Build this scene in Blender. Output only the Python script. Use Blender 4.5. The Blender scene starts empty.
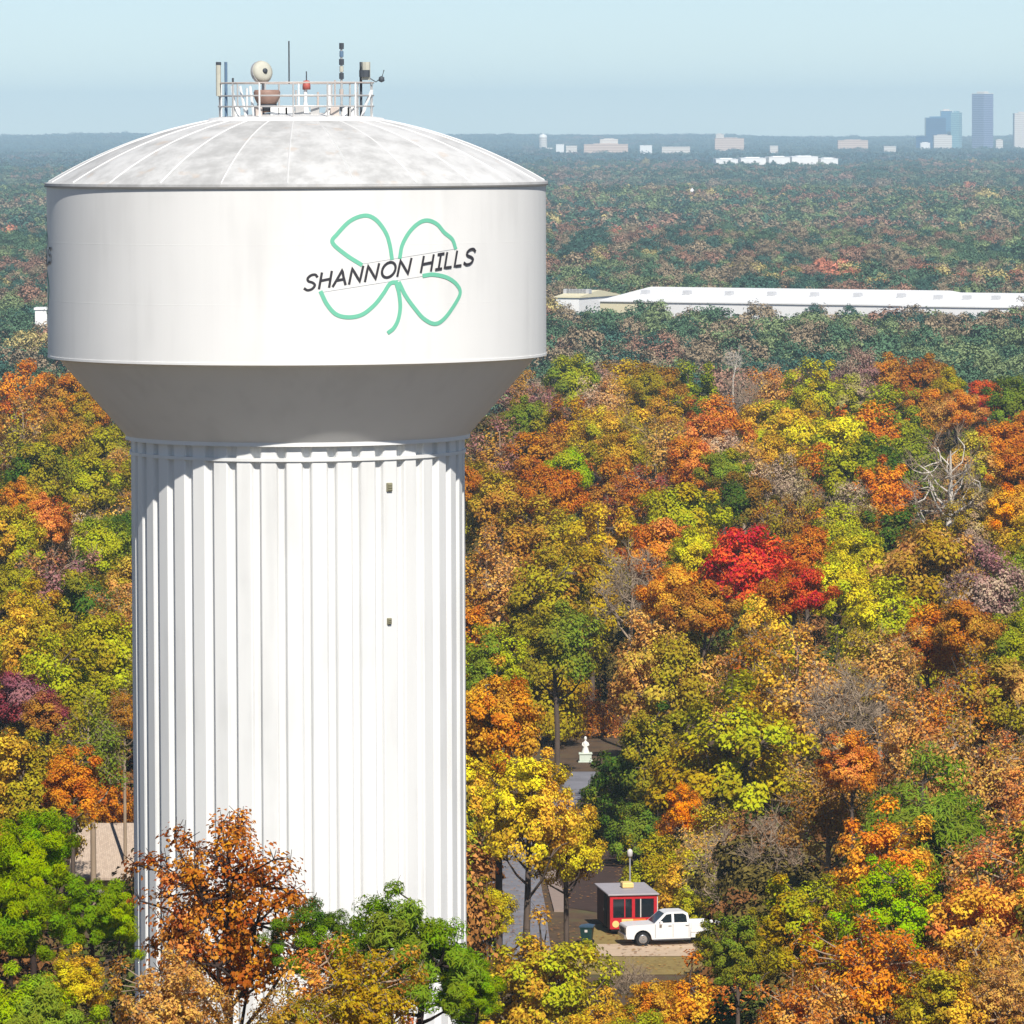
import bpy, math, random
import numpy as np
from mathutils import Vector, Matrix

rng = np.random.default_rng(11)
random.seed(5)
S = bpy.context.scene
COL = S.collection
PI = math.pi

# ---------------------------------------------------------------- camera maths
F = 6000.0
EYE = Vector((0, 0, 47.0))
PITCH = math.atan(387 / F)
ROLL = math.radians(0.2)
fw = Vector((0, math.cos(PITCH), -math.sin(PITCH)))
r0 = Vector((1, 0, 0)); u0 = Vector((0, math.sin(PITCH), math.cos(PITCH)))
rt = r0 * math.cos(ROLL) - u0 * math.sin(ROLL)
up = u0 * math.cos(ROLL) + r0 * math.sin(ROLL)

def ray(px, py):
    return fw * F + rt * (px - 512) + up * (512 - py)

def pt(px, py, Y):
    """world point seen at (px,py) whose distance to the north is Y"""
    d = ray(px, py)
    return EYE + d * (Y / d.y)

def proj(p):
    v = Vector(p) - EYE
    z = v.dot(fw)
    return 512 + F * v.dot(rt) / z, 512 - F * v.dot(up) / z

cam = bpy.data.cameras.new('camera')
co = bpy.data.objects.new('camera', cam); COL.objects.link(co)
cam.sensor_width = 36; cam.sensor_fit = 'HORIZONTAL'
cam.lens = F / 1024 * 36
cam.clip_start = 1; cam.clip_end = 60000
m = Matrix((rt, up, -fw)).transposed().to_4x4(); m.translation = EYE
co.matrix_world = m
S.camera = co

# ---------------------------------------------------------------- helpers
def sm(a, b, x):
    t = np.clip((np.asarray(x, float) - a) / (b - a), 0, 1)
    return t * t * (3 - 2 * t)

def gz(x, y):
    x = np.asarray(x, float); y = np.asarray(y, float)
    z = 6 - 6 * sm(205, 335, y) - 2 * sm(345, 450, y)
    z = z - 16 * sm(850, 1300, y)
    f = sm(1900, 2900, y)
    z = z + f * (2.6 * np.sin(y / 310 + x / 420) + 2.0 * np.sin(y / 137 - x / 260 + 1.3))
    ridge = sm(13400, 18500, y) * (24 - 14 * sm(-700, 1300, x) + 2.5 * np.sin(x / 240) + 1.5 * np.sin(x / 97 + 2))
    return z + ridge

def srgb(*c):
    out = []
    for v in c:
        v = v / 255
        out.append(v / 12.92 if v <= .04045 else ((v + .055) / 1.055) ** 2.4)
    return tuple(out)

def tag(o, label=None, cat=None, group=None, kind=None):
    if label: o['label'] = label
    if cat: o['category'] = cat
    if group: o['group'] = group
    if kind: o['kind'] = kind
    return o

def empty(name, loc, rz=0, label=None, cat=None, group=None):
    o = bpy.data.objects.new(name, None); COL.objects.link(o)
    o.location = loc; o.rotation_euler = (0, 0, rz); o.empty_display_size = .3
    return tag(o, label, cat, group)

class MB:
    """collects quads / polygons, builds one mesh object"""
    def __init__(s): s.v = []; s.f = []
    def add(s, vs, fs):
        n = len(s.v); s.v += [tuple(v) for v in vs]; s.f += [tuple(i + n for i in f) for f in fs]
    def box(s, x0, x1, y0, y1, z0, z1, bev=0):
        if bev:
            b = bev
            rings = [(x0 + b, x1 - b, y0 + b, y1 - b, z0), (x0, x1, y0, y1, z0 + b), (x0, x1, y0, y1, z1 - b), (x0 + b, x1 - b, y0 + b, y1 - b, z1)]
            vs = []
            for a0, a1, c0, c1, z in rings: vs += [(a0, c0, z), (a1, c0, z), (a1, c1, z), (a0, c1, z)]
            fs = [(3, 2, 1, 0), (12, 13, 14, 15)]
            for k in range(3):
                for i in range(4):
                    j = (i + 1) % 4; fs.append((4 * k + i, 4 * k + j, 4 * k + 4 + j, 4 * k + 4 + i))
            s.add(vs, fs)
        else:
            s.add([(x0, y0, z0), (x1, y0, z0), (x1, y1, z0), (x0, y1, z0), (x0, y0, z1), (x1, y0, z1), (x1, y1, z1), (x0, y1, z1)],
                  [(3, 2, 1, 0), (4, 5, 6, 7), (0, 1, 5, 4), (1, 2, 6, 5), (2, 3, 7, 6), (3, 0, 4, 7)])
        return s
    def tube(s, pts, rad, n=8, caps=True):
        pts = [Vector(p) for p in pts]
        if not hasattr(rad, '__len__'): rad = [rad] * len(pts)
        vs = []; fs = []
        for i, p in enumerate(pts):
            a = pts[min(i + 1, len(pts) - 1)] - pts[max(i - 1, 0)]
            a.normalize()
            b = a.cross(Vector((0, 0, 1)) if abs(a.z) < .9 else Vector((1, 0, 0))).normalized(); c = a.cross(b)
            for k in range(n):
                t = 2 * PI * k / n
                vs.append(p + (b * math.cos(t) + c * math.sin(t)) * rad[i])
        for i in range(len(pts) - 1):
            for k in range(n):
                j = (k + 1) % n
                fs.append((i * n + k, i * n + j, i * n + n + j, i * n + n + k))
        if caps:
            fs.append(tuple(range(n))); fs.append(tuple(reversed(range((len(pts) - 1) * n, len(pts) * n))))
        s.add(vs, fs); return s
    def lathe(s, prof, n=64, c=(0, 0, 0), close=False):
        """prof: (r,z) list"""
        vs = []; fs = []
        for r, z in prof:
            for k in range(n):
                t = 2 * PI * k / n; vs.append((c[0] + r * math.cos(t), c[1] + r * math.sin(t), c[2] + z))
        L = len(prof)
        for i in range(L if close else L - 1):
            i2 = (i + 1) % L
            for k in range(n):
                j = (k + 1) % n; fs.append((i * n + k, i * n + j, i2 * n + j, i2 * n + k))
        s.add(vs, fs); return s
    def prism(s, poly, y0, y1, inset=None):
        """poly in (x,z), extruded along y"""
        n = len(poly)
        vs = [(x, y0, z) for x, z in poly] + [(x, y1, z) for x, z in poly]
        fs = [tuple(range(n)), tuple(reversed(range(n, 2 * n)))]
        for i in range(n):
            j = (i + 1) % n; fs.append((j, i, n + i, n + j))
        s.add(vs, fs); return s
    def build(s, name, mat, parent=None, smooth=False, recalc=True):
        me = bpy.data.meshes.new(name); me.from_pydata(s.v, [], s.f); me.update()
        if recalc:
            import bmesh
            bm = bmesh.new(); bm.from_mesh(me); bmesh.ops.recalc_face_normals(bm, faces=bm.faces); bm.to_mesh(me); bm.free()
        o = bpy.data.objects.new(name, me); COL.objects.link(o)
        if mat: me.materials.append(mat)
        if smooth:
            me.polygons.foreach_set('use_smooth', [True] * len(me.polygons))
        if parent: o.parent = parent
        return o

def np_mesh(name, v, f, mat=None, attrs=None, smooth=False):
    me = bpy.data.meshes.new(name)
    v = np.asarray(v, np.float32); f = np.asarray(f, np.int32)
    n, k = f.shape
    me.vertices.add(len(v)); me.vertices.foreach_set('co', v.ravel())
    me.loops.add(n * k); me.loops.foreach_set('vertex_index', f.ravel())
    me.polygons.add(n); me.polygons.foreach_set('loop_start', np.arange(0, n * k, k, dtype=np.int32))
    try: me.polygons.foreach_set('loop_total', np.full(n, k, np.int32))
    except Exception: pass
    if smooth: me.polygons.foreach_set('use_smooth', np.ones(n, bool))
    for a, val in (attrs or {}).items():
        at = me.attributes.new(a, 'FLOAT', 'FACE'); at.data.foreach_set('value', np.asarray(val, np.float32))
    me.update(calc_edges=True); me.validate()
    if mat: me.materials.append(mat)
    return me

# ---------------------------------------------------------------- materials
def nodes(name):
    mt = bpy.data.materials.new(name); mt.use_nodes = True
    nt = mt.node_tree
    return mt, nt, nt.nodes, nt.links, nt.nodes['Principled BSDF']

def N(ns, t, **kw):
    n = ns.new(t)
    for k, v in kw.items(): setattr(n, k, v)
    return n

def mat(name, col, rough=.6, var=.12, scale=3.0, bump=0, metal=0, spec=.4, coord='Object'):
    mt, nt, ns, lk, b = nodes(name)
    tc = N(ns, 'ShaderNodeTexCoord'); nz = N(ns, 'ShaderNodeTexNoise')
    nz.inputs['Scale'].default_value = scale; nz.inputs['Detail'].default_value = 6
    lk.new(tc.outputs[coord], nz.inputs['Vector'])
    mx = N(ns, 'ShaderNodeMix', data_type='RGBA')
    mx.inputs['A'].default_value = (*[c * (1 - var) for c in col], 1)
    mx.inputs['B'].default_value = (*[min(1, c * (1 + var)) for c in col], 1)
    lk.new(nz.outputs['Fac'], mx.inputs['Factor']); lk.new(mx.outputs['Result'], b.inputs['Base Color'])
    b.inputs['Roughness'].default_value = rough; b.inputs['Metallic'].default_value = metal
    b.inputs['Specular IOR Level'].default_value = spec
    if bump:
        bp = N(ns, 'ShaderNodeBump'); bp.inputs['Strength'].default_value = bump; bp.inputs['Distance'].default_value = .05
        lk.new(nz.outputs['Fac'], bp.inputs['Height']); lk.new(bp.outputs['Normal'], b.inputs['Normal'])
    return mt

def ramp(ns, stops, interp='LINEAR'):
    r = N(ns, 'ShaderNodeValToRGB'); cr = r.color_ramp; cr.interpolation = interp
    while len(cr.elements) < len(stops): cr.elements.new(.5)
    for e, (p, c) in zip(cr.elements, stops):
        e.position = p; e.color = (*c, 1) if len(c) == 3 else c
    return r

def leaf_material():
    mt, nt, ns, lk, b = nodes('leaf')
    ns.remove(b)
    oi = N(ns, 'ShaderNodeObjectInfo'); at = N(ns, 'ShaderNodeAttribute', attribute_type='OBJECT', attribute_name='tint_b')
    mb = N(ns, 'ShaderNodeAttribute', attribute_type='GEOMETRY', attribute_name='mixb')
    vr = N(ns, 'ShaderNodeAttribute', attribute_type='GEOMETRY', attribute_name='var')
    mx = N(ns, 'ShaderNodeMix', data_type='RGBA')
    lk.new(mb.outputs['Fac'], mx.inputs['Factor']); lk.new(oi.outputs['Color'], mx.inputs['A']); lk.new(at.outputs['Color'], mx.inputs['B'])
    hs = N(ns, 'ShaderNodeHueSaturation'); hs.inputs['Saturation'].default_value = 1.06
    mh = N(ns, 'ShaderNodeMapRange'); mh.inputs[3].default_value = .475; mh.inputs[4].default_value = .525
    mv = N(ns, 'ShaderNodeMapRange'); mv.inputs[3].default_value = .98; mv.inputs[4].default_value = 1.75
    lk.new(vr.outputs['Fac'], mh.inputs[0]); lk.new(vr.outputs['Fac'], mv.inputs[0])
    lk.new(mh.outputs[0], hs.inputs['Hue']); lk.new(mv.outputs[0], hs.inputs['Value']); lk.new(mx.outputs['Result'], hs.inputs['Color'])
    df = N(ns, 'ShaderNodeBsdfDiffuse'); tr = N(ns, 'ShaderNodeBsdfTranslucent'); ms = N(ns, 'ShaderNodeMixShader')
    ms.inputs['Fac'].default_value = .32
    lk.new(hs.outputs['Color'], df.inputs['Color']); lk.new(hs.outputs['Color'], tr.inputs['Color'])
    lk.new(df.outputs[0], ms.inputs[1]); lk.new(tr.outputs[0], ms.inputs[2])
    lk.new(ms.outputs[0], ns['Material Output'].inputs['Surface'])
    return mt

def far_leaf_material(name, stops, patch=.006):
    """colour per instance: random + broad patches of one kind"""
    mt, nt, ns, lk, b = nodes(name)
    ns.remove(b)
    oi = N(ns, 'ShaderNodeObjectInfo'); vr = N(ns, 'ShaderNodeAttribute', attribute_type='GEOMETRY', attribute_name='var')
    nz = N(ns, 'ShaderNodeTexNoise'); nz.inputs['Scale'].default_value = patch; nz.inputs['Detail'].default_value = 3
    mpg = N(ns, 'ShaderNodeMapping'); mpg.inputs['Scale'].default_value = (1.0, .45, 0)
    lk.new(oi.outputs['Location'], mpg.inputs['Vector']); lk.new(mpg.outputs[0], nz.inputs['Vector'])
    mr = N(ns, 'ShaderNodeMapRange'); mr.inputs[1].default_value = .3; mr.inputs[2].default_value = .7
    lk.new(nz.outputs['Fac'], mr.inputs[0])
    m1 = N(ns, 'ShaderNodeMath', operation='MULTIPLY'); m1.inputs[1].default_value = .72; lk.new(mr.outputs[0], m1.inputs[0])
    m2 = N(ns, 'ShaderNodeMath', operation='MULTIPLY_ADD'); m2.inputs[1].default_value = .28
    lk.new(oi.outputs['Random'], m2.inputs[0]); lk.new(m1.outputs[0], m2.inputs[2])
    rp = ramp(ns, stops, 'CONSTANT'); lk.new(m2.outputs[0], rp.inputs['Fac'])
    hs = N(ns, 'ShaderNodeHueSaturation')
    mv = N(ns, 'ShaderNodeMapRange'); mv.inputs[3].default_value = .6; mv.inputs[4].default_value = 1.4
    lk.new(vr.outputs['Fac'], mv.inputs[0]); lk.new(mv.outputs[0], hs.inputs['Value']); lk.new(rp.outputs['Color'], hs.inputs['Color'])
    df = N(ns, 'ShaderNodeBsdfDiffuse'); lk.new(hs.outputs['Color'], df.inputs['Color'])
    lk.new(df.outputs[0], ns['Material Output'].inputs['Surface'])
    return mt

LEAF = leaf_material()
BARK = mat('bark', srgb(92, 78, 68), .9, .35, 6)
PALEBARK = mat('pale_bark', srgb(205, 195, 182), .9, .2, 6)
TWIGBARK = mat('twig_bark', srgb(158, 138, 116), .9, .25, 4)
DARKBARK = mat('dark_bark', srgb(58, 44, 38), .9, .3, 6)

# ---------------------------------------------------------------- light, sky, haze
SUN_EL, SUN_AZ = 45.0, 14.0
sd = Vector((math.sin(math.radians(SUN_AZ)) * math.cos(math.radians(SUN_EL)), -math.cos(math.radians(SUN_AZ)) * math.cos(math.radians(SUN_EL)), math.sin(math.radians(SUN_EL))))
sun = bpy.data.lights.new('sun', 'SUN'); sun.energy = 4.7; sun.angle = math.radians(.5); sun.color = (1, .95, .87)
so = bpy.data.objects.new('sun', sun); COL.objects.link(so)
so.rotation_euler = sd.to_track_quat('Z', 'Y').to_euler(); so.location = (60, -60, 120)
W = bpy.data.worlds.new('World'); S.world = W; W.use_nodes = True
wn = W.node_tree.nodes; wl = W.node_tree.links
sky = wn.new('ShaderNodeTexSky'); sky.sky_type = 'NISHITA'; sky.sun_disc = False
sky.sun_elevation = math.radians(SUN_EL); sky.sun_rotation = math.radians(180 - SUN_AZ)
sky.altitude = 1000; sky.air_density = .62; sky.dust_density = 0; sky.ozone_density = 1.2
bg = wn['Background']; wl.new(sky.outputs[0], bg.inputs['Color']); bg.inputs['Strength'].default_value = .08
S.view_settings.view_transform = 'Standard'; S.view_settings.look = 'None'; S.view_settings.exposure = .24; S.view_settings.gamma = 1
S.cycles.max_bounces = 6; S.cycles.diffuse_bounces = 3; S.cycles.glossy_bounces = 2; S.cycles.transmission_bounces = 2
S.cycles.volume_bounces = 2; S.cycles.use_denoising = True; S.cycles.caustics_reflective = False; S.cycles.caustics_refractive = False
try: S.cycles.denoising_prefilter = 'ACCURATE'
except Exception: pass

hz = MB().box(-6000, 6000, -400, 22600, -40, 175).build('haze', None)
hm = bpy.data.materials.new('haze_air'); hm.use_nodes = True
hn = hm.node_tree.nodes; hl = hm.node_tree.links
hn.remove(hn['Principled BSDF'])
pv = hn.new('ShaderNodeVolumePrincipled'); pv.inputs['Color'].default_value = (.60, .83, 1, 1)
pv.inputs['Density'].default_value = 7.0e-5; pv.inputs['Anisotropy'].default_value = -.2
hl.new(pv.outputs[0], hn['Material Output'].inputs['Volume'])
hz.data.materials.append(hm); hz['kind'] = 'stuff'

# ---------------------------------------------------------------- ground
ys = np.concatenate([np.arange(-300, 240, 20), np.arange(240, 480, 4), np.arange(480, 1400, 20), np.geomspace(1400, 22300, 120)])
us = np.concatenate([np.linspace(-1, -.25, 14), np.linspace(-.25, .25, 61)[1:-1], np.linspace(.25, 1, 14)])
G = []
for y in ys:
    half = 260 + max(0, y) * .22
    x = us * half
    G.append(np.stack([x, np.full_like(x, y), gz(x, np.full_like(x, y))], 1))
G = np.concatenate(G); nu = len(us); ny = len(ys)
i, j = np.meshgrid(np.arange(ny - 1), np.arange(nu - 1), indexing='ij'); a = (i * nu + j).ravel()
gmt, nt, ns, lk, b = nodes('forest_floor')
tc = N(ns, 'ShaderNodeTexCoord'); n1 = N(ns, 'ShaderNodeTexNoise'); n1.inputs['Scale'].default_value = .25; n1.inputs['Detail'].default_value = 9; n1.inputs['Roughness'].default_value = .7
lk.new(tc.outputs['Object'], n1.inputs['Vector'])
rp = ramp(ns, [(.3, srgb(52, 44, 34)), (.5, srgb(92, 70, 48)), (.62, srgb(86, 82, 46)), (.75, srgb(124, 96, 66))]); lk.new(n1.outputs['Fac'], rp.inputs['Fac'])
lk.new(rp.outputs['Color'], b.inputs['Base Color']); b.inputs['Roughness'].default_value = .95
me = np_mesh('ground', G, np.stack([a, a + 1, a + nu + 1, a + nu], 1), gmt, smooth=True)
o = bpy.data.objects.new('ground', me); COL.objects.link(o); o['kind'] = 'structure'

def strip(name, left, right, mt, lift):
    """draped strip between two polylines of (x,y)"""
    def res(p):
        out = []
        for (x0, y0), (x1, y1) in zip(p[:-1], p[1:]):
            k = max(2, int(math.hypot(x1 - x0, y1 - y0) / 1.5))
            out += [(x0 + (x1 - x0) * t / k, y0 + (y1 - y0) * t / k) for t in range(k)]
        return out + [p[-1]]
    def even(p, n):
        p = np.array(p); s = np.r_[0, np.cumsum(np.hypot(*np.diff(p, axis=0).T))]; q = np.linspace(0, s[-1], n)
        return np.stack([np.interp(q, s, p[:, 0]), np.interp(q, s, p[:, 1])], 1)
    L = res(left); n = max(len(L), len(res(right))); A = even(L, n); B = even(res(right), n)
    m_ = 8; V = []
    for k in range(n):
        for q in range(m_ + 1):
            x, y = A[k] + (B[k] - A[k]) * q / m_
            V.append((x, y, float(gz(x, y)) + lift))
    i, j = np.meshgrid(np.arange(n - 1), np.arange(m_), indexing='ij'); a = (i * (m_ + 1) + j).ravel()
    me = np_mesh(name, V, np.stack([a, a + 1, a + m_ + 2, a + m_ + 1], 1), mt, smooth=True)
    o = bpy.data.objects.new(name, me); COL.objects.link(o); o['kind'] = 'structure'
    return o

def gp(px, py):
    """ground point seen at a pixel"""
    Y = 350.0
    for _ in range(30):
        p = pt(px, py, Y); d = ray(px, py)
        z = float(gz(p.x, Y)); Y = (z - EYE.z) * d.y / d.z
    p = pt(px, py, Y); return (p.x, p.y)

ASPHALT = mat('asphalt', srgb(126, 126, 134), .85, .4, .5)
GRAVEL = mat('gravel', srgb(196, 172, 146), .95, .2, 1.5, .3)
DRYGRASS = mat('dry_grass', srgb(142, 122, 70), .95, .35, 1.2, .4)
SHADEBROWN = mat('shade_brown', srgb(66, 48, 42), .95, .4, .8, .3)  # brown ground with the shade under the trees darkened into its colour
CONC = mat('concrete', srgb(176, 166, 158), .85, .12, 2)
strip('road', [gp(478, 960), gp(480, 905), gp(492, 862), gp(520, 830), gp(556, 795), gp(572, 772)],
      [gp(552, 960), gp(545, 905), gp(536, 862), gp(552, 830), gp(584, 795), gp(598, 772)], ASPHALT, .03)
strip('gravel_lot', [gp(592, 957), gp(596, 945)], [gp(760, 957), gp(760, 942)], GRAVEL, .05)
strip('dry_lawn', [gp(560, 975), gp(585, 938), gp(590, 925)], [gp(760, 975), gp(760, 938), gp(760, 918)], DRYGRASS, .025)
strip('shaded_ground', [gp(552, 905), gp(543, 862), gp(566, 820)], [gp(640, 920), gp(650, 862), gp(650, 820)], SHADEBROWN, .02)
# fallen leaves on the lot, the lawn and the road edge
lv = []; lr = random.Random(3)
while len(lv) < 2600:
    q = gp(lr.uniform(485, 745), lr.uniform(840, 972))
    if math.sin(q[0] * .9 + 1) + math.sin(q[1] * .33) + lr.uniform(-1.2, 1.6) > .2: lv.append((q[0], q[1], float(gz(*q)) + .085))
lv = np.array(lv); nv = rng.normal(0, .35, (len(lv), 3)); nv[:, 2] = 1
tt = rng.uniform(0, 6.28, len(lv)); sz_ = rng.uniform(.06, .13, len(lv))[:, None]
e1 = np.c_[np.cos(tt), np.sin(tt), nv[:, 0] * .15] * sz_; e2 = np.c_[-np.sin(tt), np.cos(tt), nv[:, 1] * .15] * sz_ * .65
V_ = np.stack([lv + e1, lv + e2, lv - e1, lv - e2], 1).reshape(-1, 3)
lm, nt, ns, lk, b = nodes('fallen_leaf'); at_ = N(ns, 'ShaderNodeAttribute', attribute_type='GEOMETRY', attribute_name='var')
rp = ramp(ns, [(0, srgb(150, 96, 48)), (.4, srgb(186, 136, 62)), (.7, srgb(120, 84, 56)), (.9, srgb(190, 160, 80))], 'CONSTANT'); lk.new(at_.outputs['Fac'], rp.inputs['Fac']); lk.new(rp.outputs['Color'], b.inputs['Base Color']); b.inputs['Roughness'].default_value = .9
o = bpy.data.objects.new('fallen_leaves', np_mesh('fallen_leaves', V_, np.arange(len(V_)).reshape(-1, 4), lm, {'var': rng.random(len(lv))})); COL.objects.link(o); o['kind'] = 'stuff'
# kerb: a real step along the road's right edge
kb = MB(); kpts = [gp(556, 912), gp(549, 885), gp(541, 862), gp(547, 845)]
for (x0, y0), (x1, y1) in zip(kpts[:-1], kpts[1:]):
    n_ = Vector((y1 - y0, x0 - x1, 0)).normalized() * .12
    z0, z1 = float(gz(x0, y0)), float(gz(x1, y1))
    kb.add([(x0 - n_.x, y0 - n_.y, z0 - .05), (x0 + n_.x * 6, y0 + n_.y * 6, z0 - .05), (x1 + n_.x * 6, y1 + n_.y * 6, z1 - .05), (x1 - n_.x, y1 - n_.y, z1 - .05),
            (x0 - n_.x, y0 - n_.y, z0 + .14), (x0 + n_.x * 6, y0 + n_.y * 6, z0 + .14), (x1 + n_.x * 6, y1 + n_.y * 6, z1 + .14), (x1 - n_.x, y1 - n_.y, z1 + .14)],
           [(0, 3, 2, 1), (4, 5, 6, 7), (0, 1, 5, 4), (1, 2, 6, 5), (2, 3, 7, 6), (3, 0, 4, 7)])
kb.build('kerb', mat('kerb_stone', srgb(150, 132, 122), .9, .2, 2))['kind'] = 'structure'

# ---------------------------------------------------------------- water tower
TY = 180.0
TX = pt(297, 270, TY).x
PXM = TY / F * 1.0 / math.cos(PITCH)
zr = pt(297, 182.5, TY).z; zb = pt(297, 355.5, TY).z; zc = pt(297, 437, TY).z
R = 249.3 / F * (TY * math.cos(PITCH) + 2.5 * math.sin(PITCH)); RC = 166.6 / F * (TY * math.cos(PITCH) + 13 * math.sin(PITCH))
ZG = 6.0
def white_paint(name, col=(.82, .815, .80), stain=.05):
    mt, nt, ns, lk, b = nodes(name)
    tc = N(ns, 'ShaderNodeTexCoord'); mp = N(ns, 'ShaderNodeMapping'); mp.inputs['Scale'].default_value = (1.2, 1.2, .12)
    n1 = N(ns, 'ShaderNodeTexNoise'); n1.inputs['Scale'].default_value = 1.6; n1.inputs['Detail'].default_value = 7
    n2 = N(ns, 'ShaderNodeTexNoise'); n2.inputs['Scale'].default_value = .35; n2.inputs['Detail'].default_value = 4
    lk.new(tc.outputs['Object'], mp.inputs['Vector']); lk.new(mp.outputs[0], n1.inputs['Vector']); lk.new(tc.outputs['Object'], n2.inputs['Vector'])
    ad = N(ns, 'ShaderNodeMath', operation='ADD'); lk.new(n1.outputs['Fac'], ad.inputs[0]); lk.new(n2.outputs['Fac'], ad.inputs[1])
    rp = ramp(ns, [(.35, tuple(c * (1 - 2.4 * stain) for c in col)), (.55, tuple(c * (1 - .4 * stain) for c in col)), (.7, col)])
    hf = N(ns, 'ShaderNodeMath', operation='MULTIPLY'); hf.inputs[1].default_value = .55; lk.new(ad.outputs[0], hf.inputs[0])
    lk.new(hf.outputs[0], rp.inputs['Fac']); lk.new(rp.outputs['Color'], b.inputs['Base Color'])
    b.inputs['Roughness'].default_value = .5; b.inputs['Specular IOR Level'].default_value = .3
    return mt
WHITE = white_paint('white_tank_paint', stain=.045)
COLW = white_paint('white_column_paint', (.82, .82, .805), .07)
CONEM = white_paint('cone_paint', (.86, .86, .85), .04)
# dome: gores with their own weathering
DOME, nt, ns, lk, b = nodes('weathered_roof')
NG = 24
tc = N(ns, 'ShaderNodeTexCoord'); sx = N(ns, 'ShaderNodeSeparateXYZ'); lk.new(tc.outputs['Object'], sx.inputs[0])
at = N(ns, 'ShaderNodeMath', operation='ARCTAN2'); lk.new(sx.outputs['Y'], at.inputs[0]); lk.new(sx.outputs['X'], at.inputs[1])
ml = N(ns, 'ShaderNodeMath', operation='MULTIPLY'); ml.inputs[1].default_value = NG / (2 * PI); lk.new(at.outputs[0], ml.inputs[0])
fl = N(ns, 'ShaderNodeMath', operation='FLOOR'); lk.new(ml.outputs[0], fl.inputs[0])
wn_ = N(ns, 'ShaderNodeTexWhiteNoise', noise_dimensions='1D'); lk.new(fl.outputs[0], wn_.inputs['W'])
n1 = N(ns, 'ShaderNodeTexNoise'); n1.inputs['Scale'].default_value = 1.1; n1.inputs['Detail'].default_value = 10; n1.inputs['Roughness'].default_value = .68
lk.new(tc.outputs['Object'], n1.inputs['Vector'])
ma = N(ns, 'ShaderNodeMath', operation='MULTIPLY_ADD'); ma.inputs[1].default_value = .22; lk.new(wn_.outputs['Value'], ma.inputs[0]); lk.new(n1.outputs['Fac'], ma.inputs[2])
rp = ramp(ns, [(.42, (.65, .65, .645)), (.58, (.57, .57, .565)), (.70, (.47, .47, .465)), (.84, (.40, .40, .395))]); lk.new(ma.outputs[0], rp.inputs['Fac'])
n3 = N(ns, 'ShaderNodeTexNoise'); n3.inputs['Scale'].default_value = 1.7; n3.inputs['Detail'].default_value = 5; lk.new(tc.outputs['Object'], n3.inputs['Vector'])
r3 = ramp(ns, [(.62, (0, 0, 0)), (.72, (.28, .28, .28))]); lk.new(n3.outputs['Fac'], r3.inputs['Fac'])
mx = N(ns, 'ShaderNodeMix', data_type='RGBA'); mx.inputs['B'].default_value = (*srgb(196, 168, 140), 1)
lk.new(r3.outputs['Color'], mx.inputs['Factor']); lk.new(rp.outputs['Color'], mx.inputs['A']); lk.new(mx.outputs['Result'], b.inputs['Base Color'])
b.inputs['Roughness'].default_value = .7; b.inputs['Specular IOR Level'].default_value = .2

tower = empty('water_tower', (TX, TY, ZG), 0, 'white fluted water tower with green clover emblem rising above the autumn trees', 'water tower')
tz = lambda z: z - ZG
# fluted column
NF = 42; V = []; dep = .17
prof = [(-.5, 0), (-.34, 0), (-.29, .2), (-.25, .8), (-.20, 1), (.34, 1), (.39, .8), (.44, .2), (.5, 0)][:-1]
ring = []
for k in range(NF):
    for t, h in prof:
        ang = 2 * PI * (k + t + .5) / NF; ring.append((ang, RC - dep + dep * h))
zs = [tz(zc) + .02, tz(pt(297, 463, TY).z), tz(20), -.3]
n_ = len(ring)
for z in zs: V += [(r * math.cos(a), r * math.sin(a), z) for a, r in ring]
Fs = [(i * n_ + k, i * n_ + (k + 1) % n_, (i + 1) * n_ + (k + 1) % n_, (i + 1) * n_ + k) for i in range(len(zs) - 1) for k in range(n_)]
c_ = MB(); c_.add(V, Fs); c_.build('fluted_column', COLW, tower)
zring = tz(pt(297, 460, TY - RC).z)
MB().lathe([(RC - .1, zring - .05), (RC + .045, zring - .05), (RC + .045, zring + .05), (RC - .1, zring + .05)], 168, close=True).build('stiffener_ring', COLW, tower)
# conical underside
Z0, Z1 = tz(zb), tz(zc)
cone = MB().lathe([(R - .02, Z0 + .03), (R - .33, Z0 - .06), (RC + .16, Z1 + .10), (RC + .16, Z1 - .02), (RC - .25, Z1 - .02)], 256).build('tank_underside', CONEM, tower)
# shell with slim weld beads
prof = [(R - .05, Z0), (R + .012, Z0), (R + .012, Z0 + .07), (R, Z0 + .075)]
H = tz(zr) - Z0
for q in (1 / 3, 2 / 3): prof += [(R, Z0 + H * q - .02), (R + .0015, Z0 + H * q), (R, Z0 + H * q + .02)]
prof += [(R, tz(zr)), (R - .1, tz(zr))]
MB().lathe(prof, 256).build('tank_shell', WHITE, tower, smooth=False)
# roof
RH = 2.08; RS = (R * R + RH * RH) / (2 * RH)
def zdome(r): return tz(zr) + .02 + math.sqrt(RS * RS - r * r) - (RS - RH)
MB().lathe([(R + .06, tz(zr) - .07), (R + .06, tz(zr) + .015)] + [(r, zdome(r)) for r in np.linspace(R, .01, 26)], 240).build('dome_roof', DOME, tower)
SEAM = mat('seam_paint', (.7, .7, .69), .6, .1, 2)
sb = MB()
for k in range(NG):
    a = 2 * PI * k / NG
    P = [(r * math.cos(a), r * math.sin(a), zdome(r) - .005) for r in np.linspace(R - .05, 2.5, 14)]
    sb.tube(P, .028, 4)
sb.build('roof_seam', SEAM, tower)
MB().lathe([(R + .062, tz(zr) - .10), (R + .068, tz(zr) - .10), (R + .068, tz(zr) - .055), (R + .062, tz(zr) - .055)], 240, close=True).build('drip_edge', mat('dark_drip', srgb(120, 118, 116), .6), tower)
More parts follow.
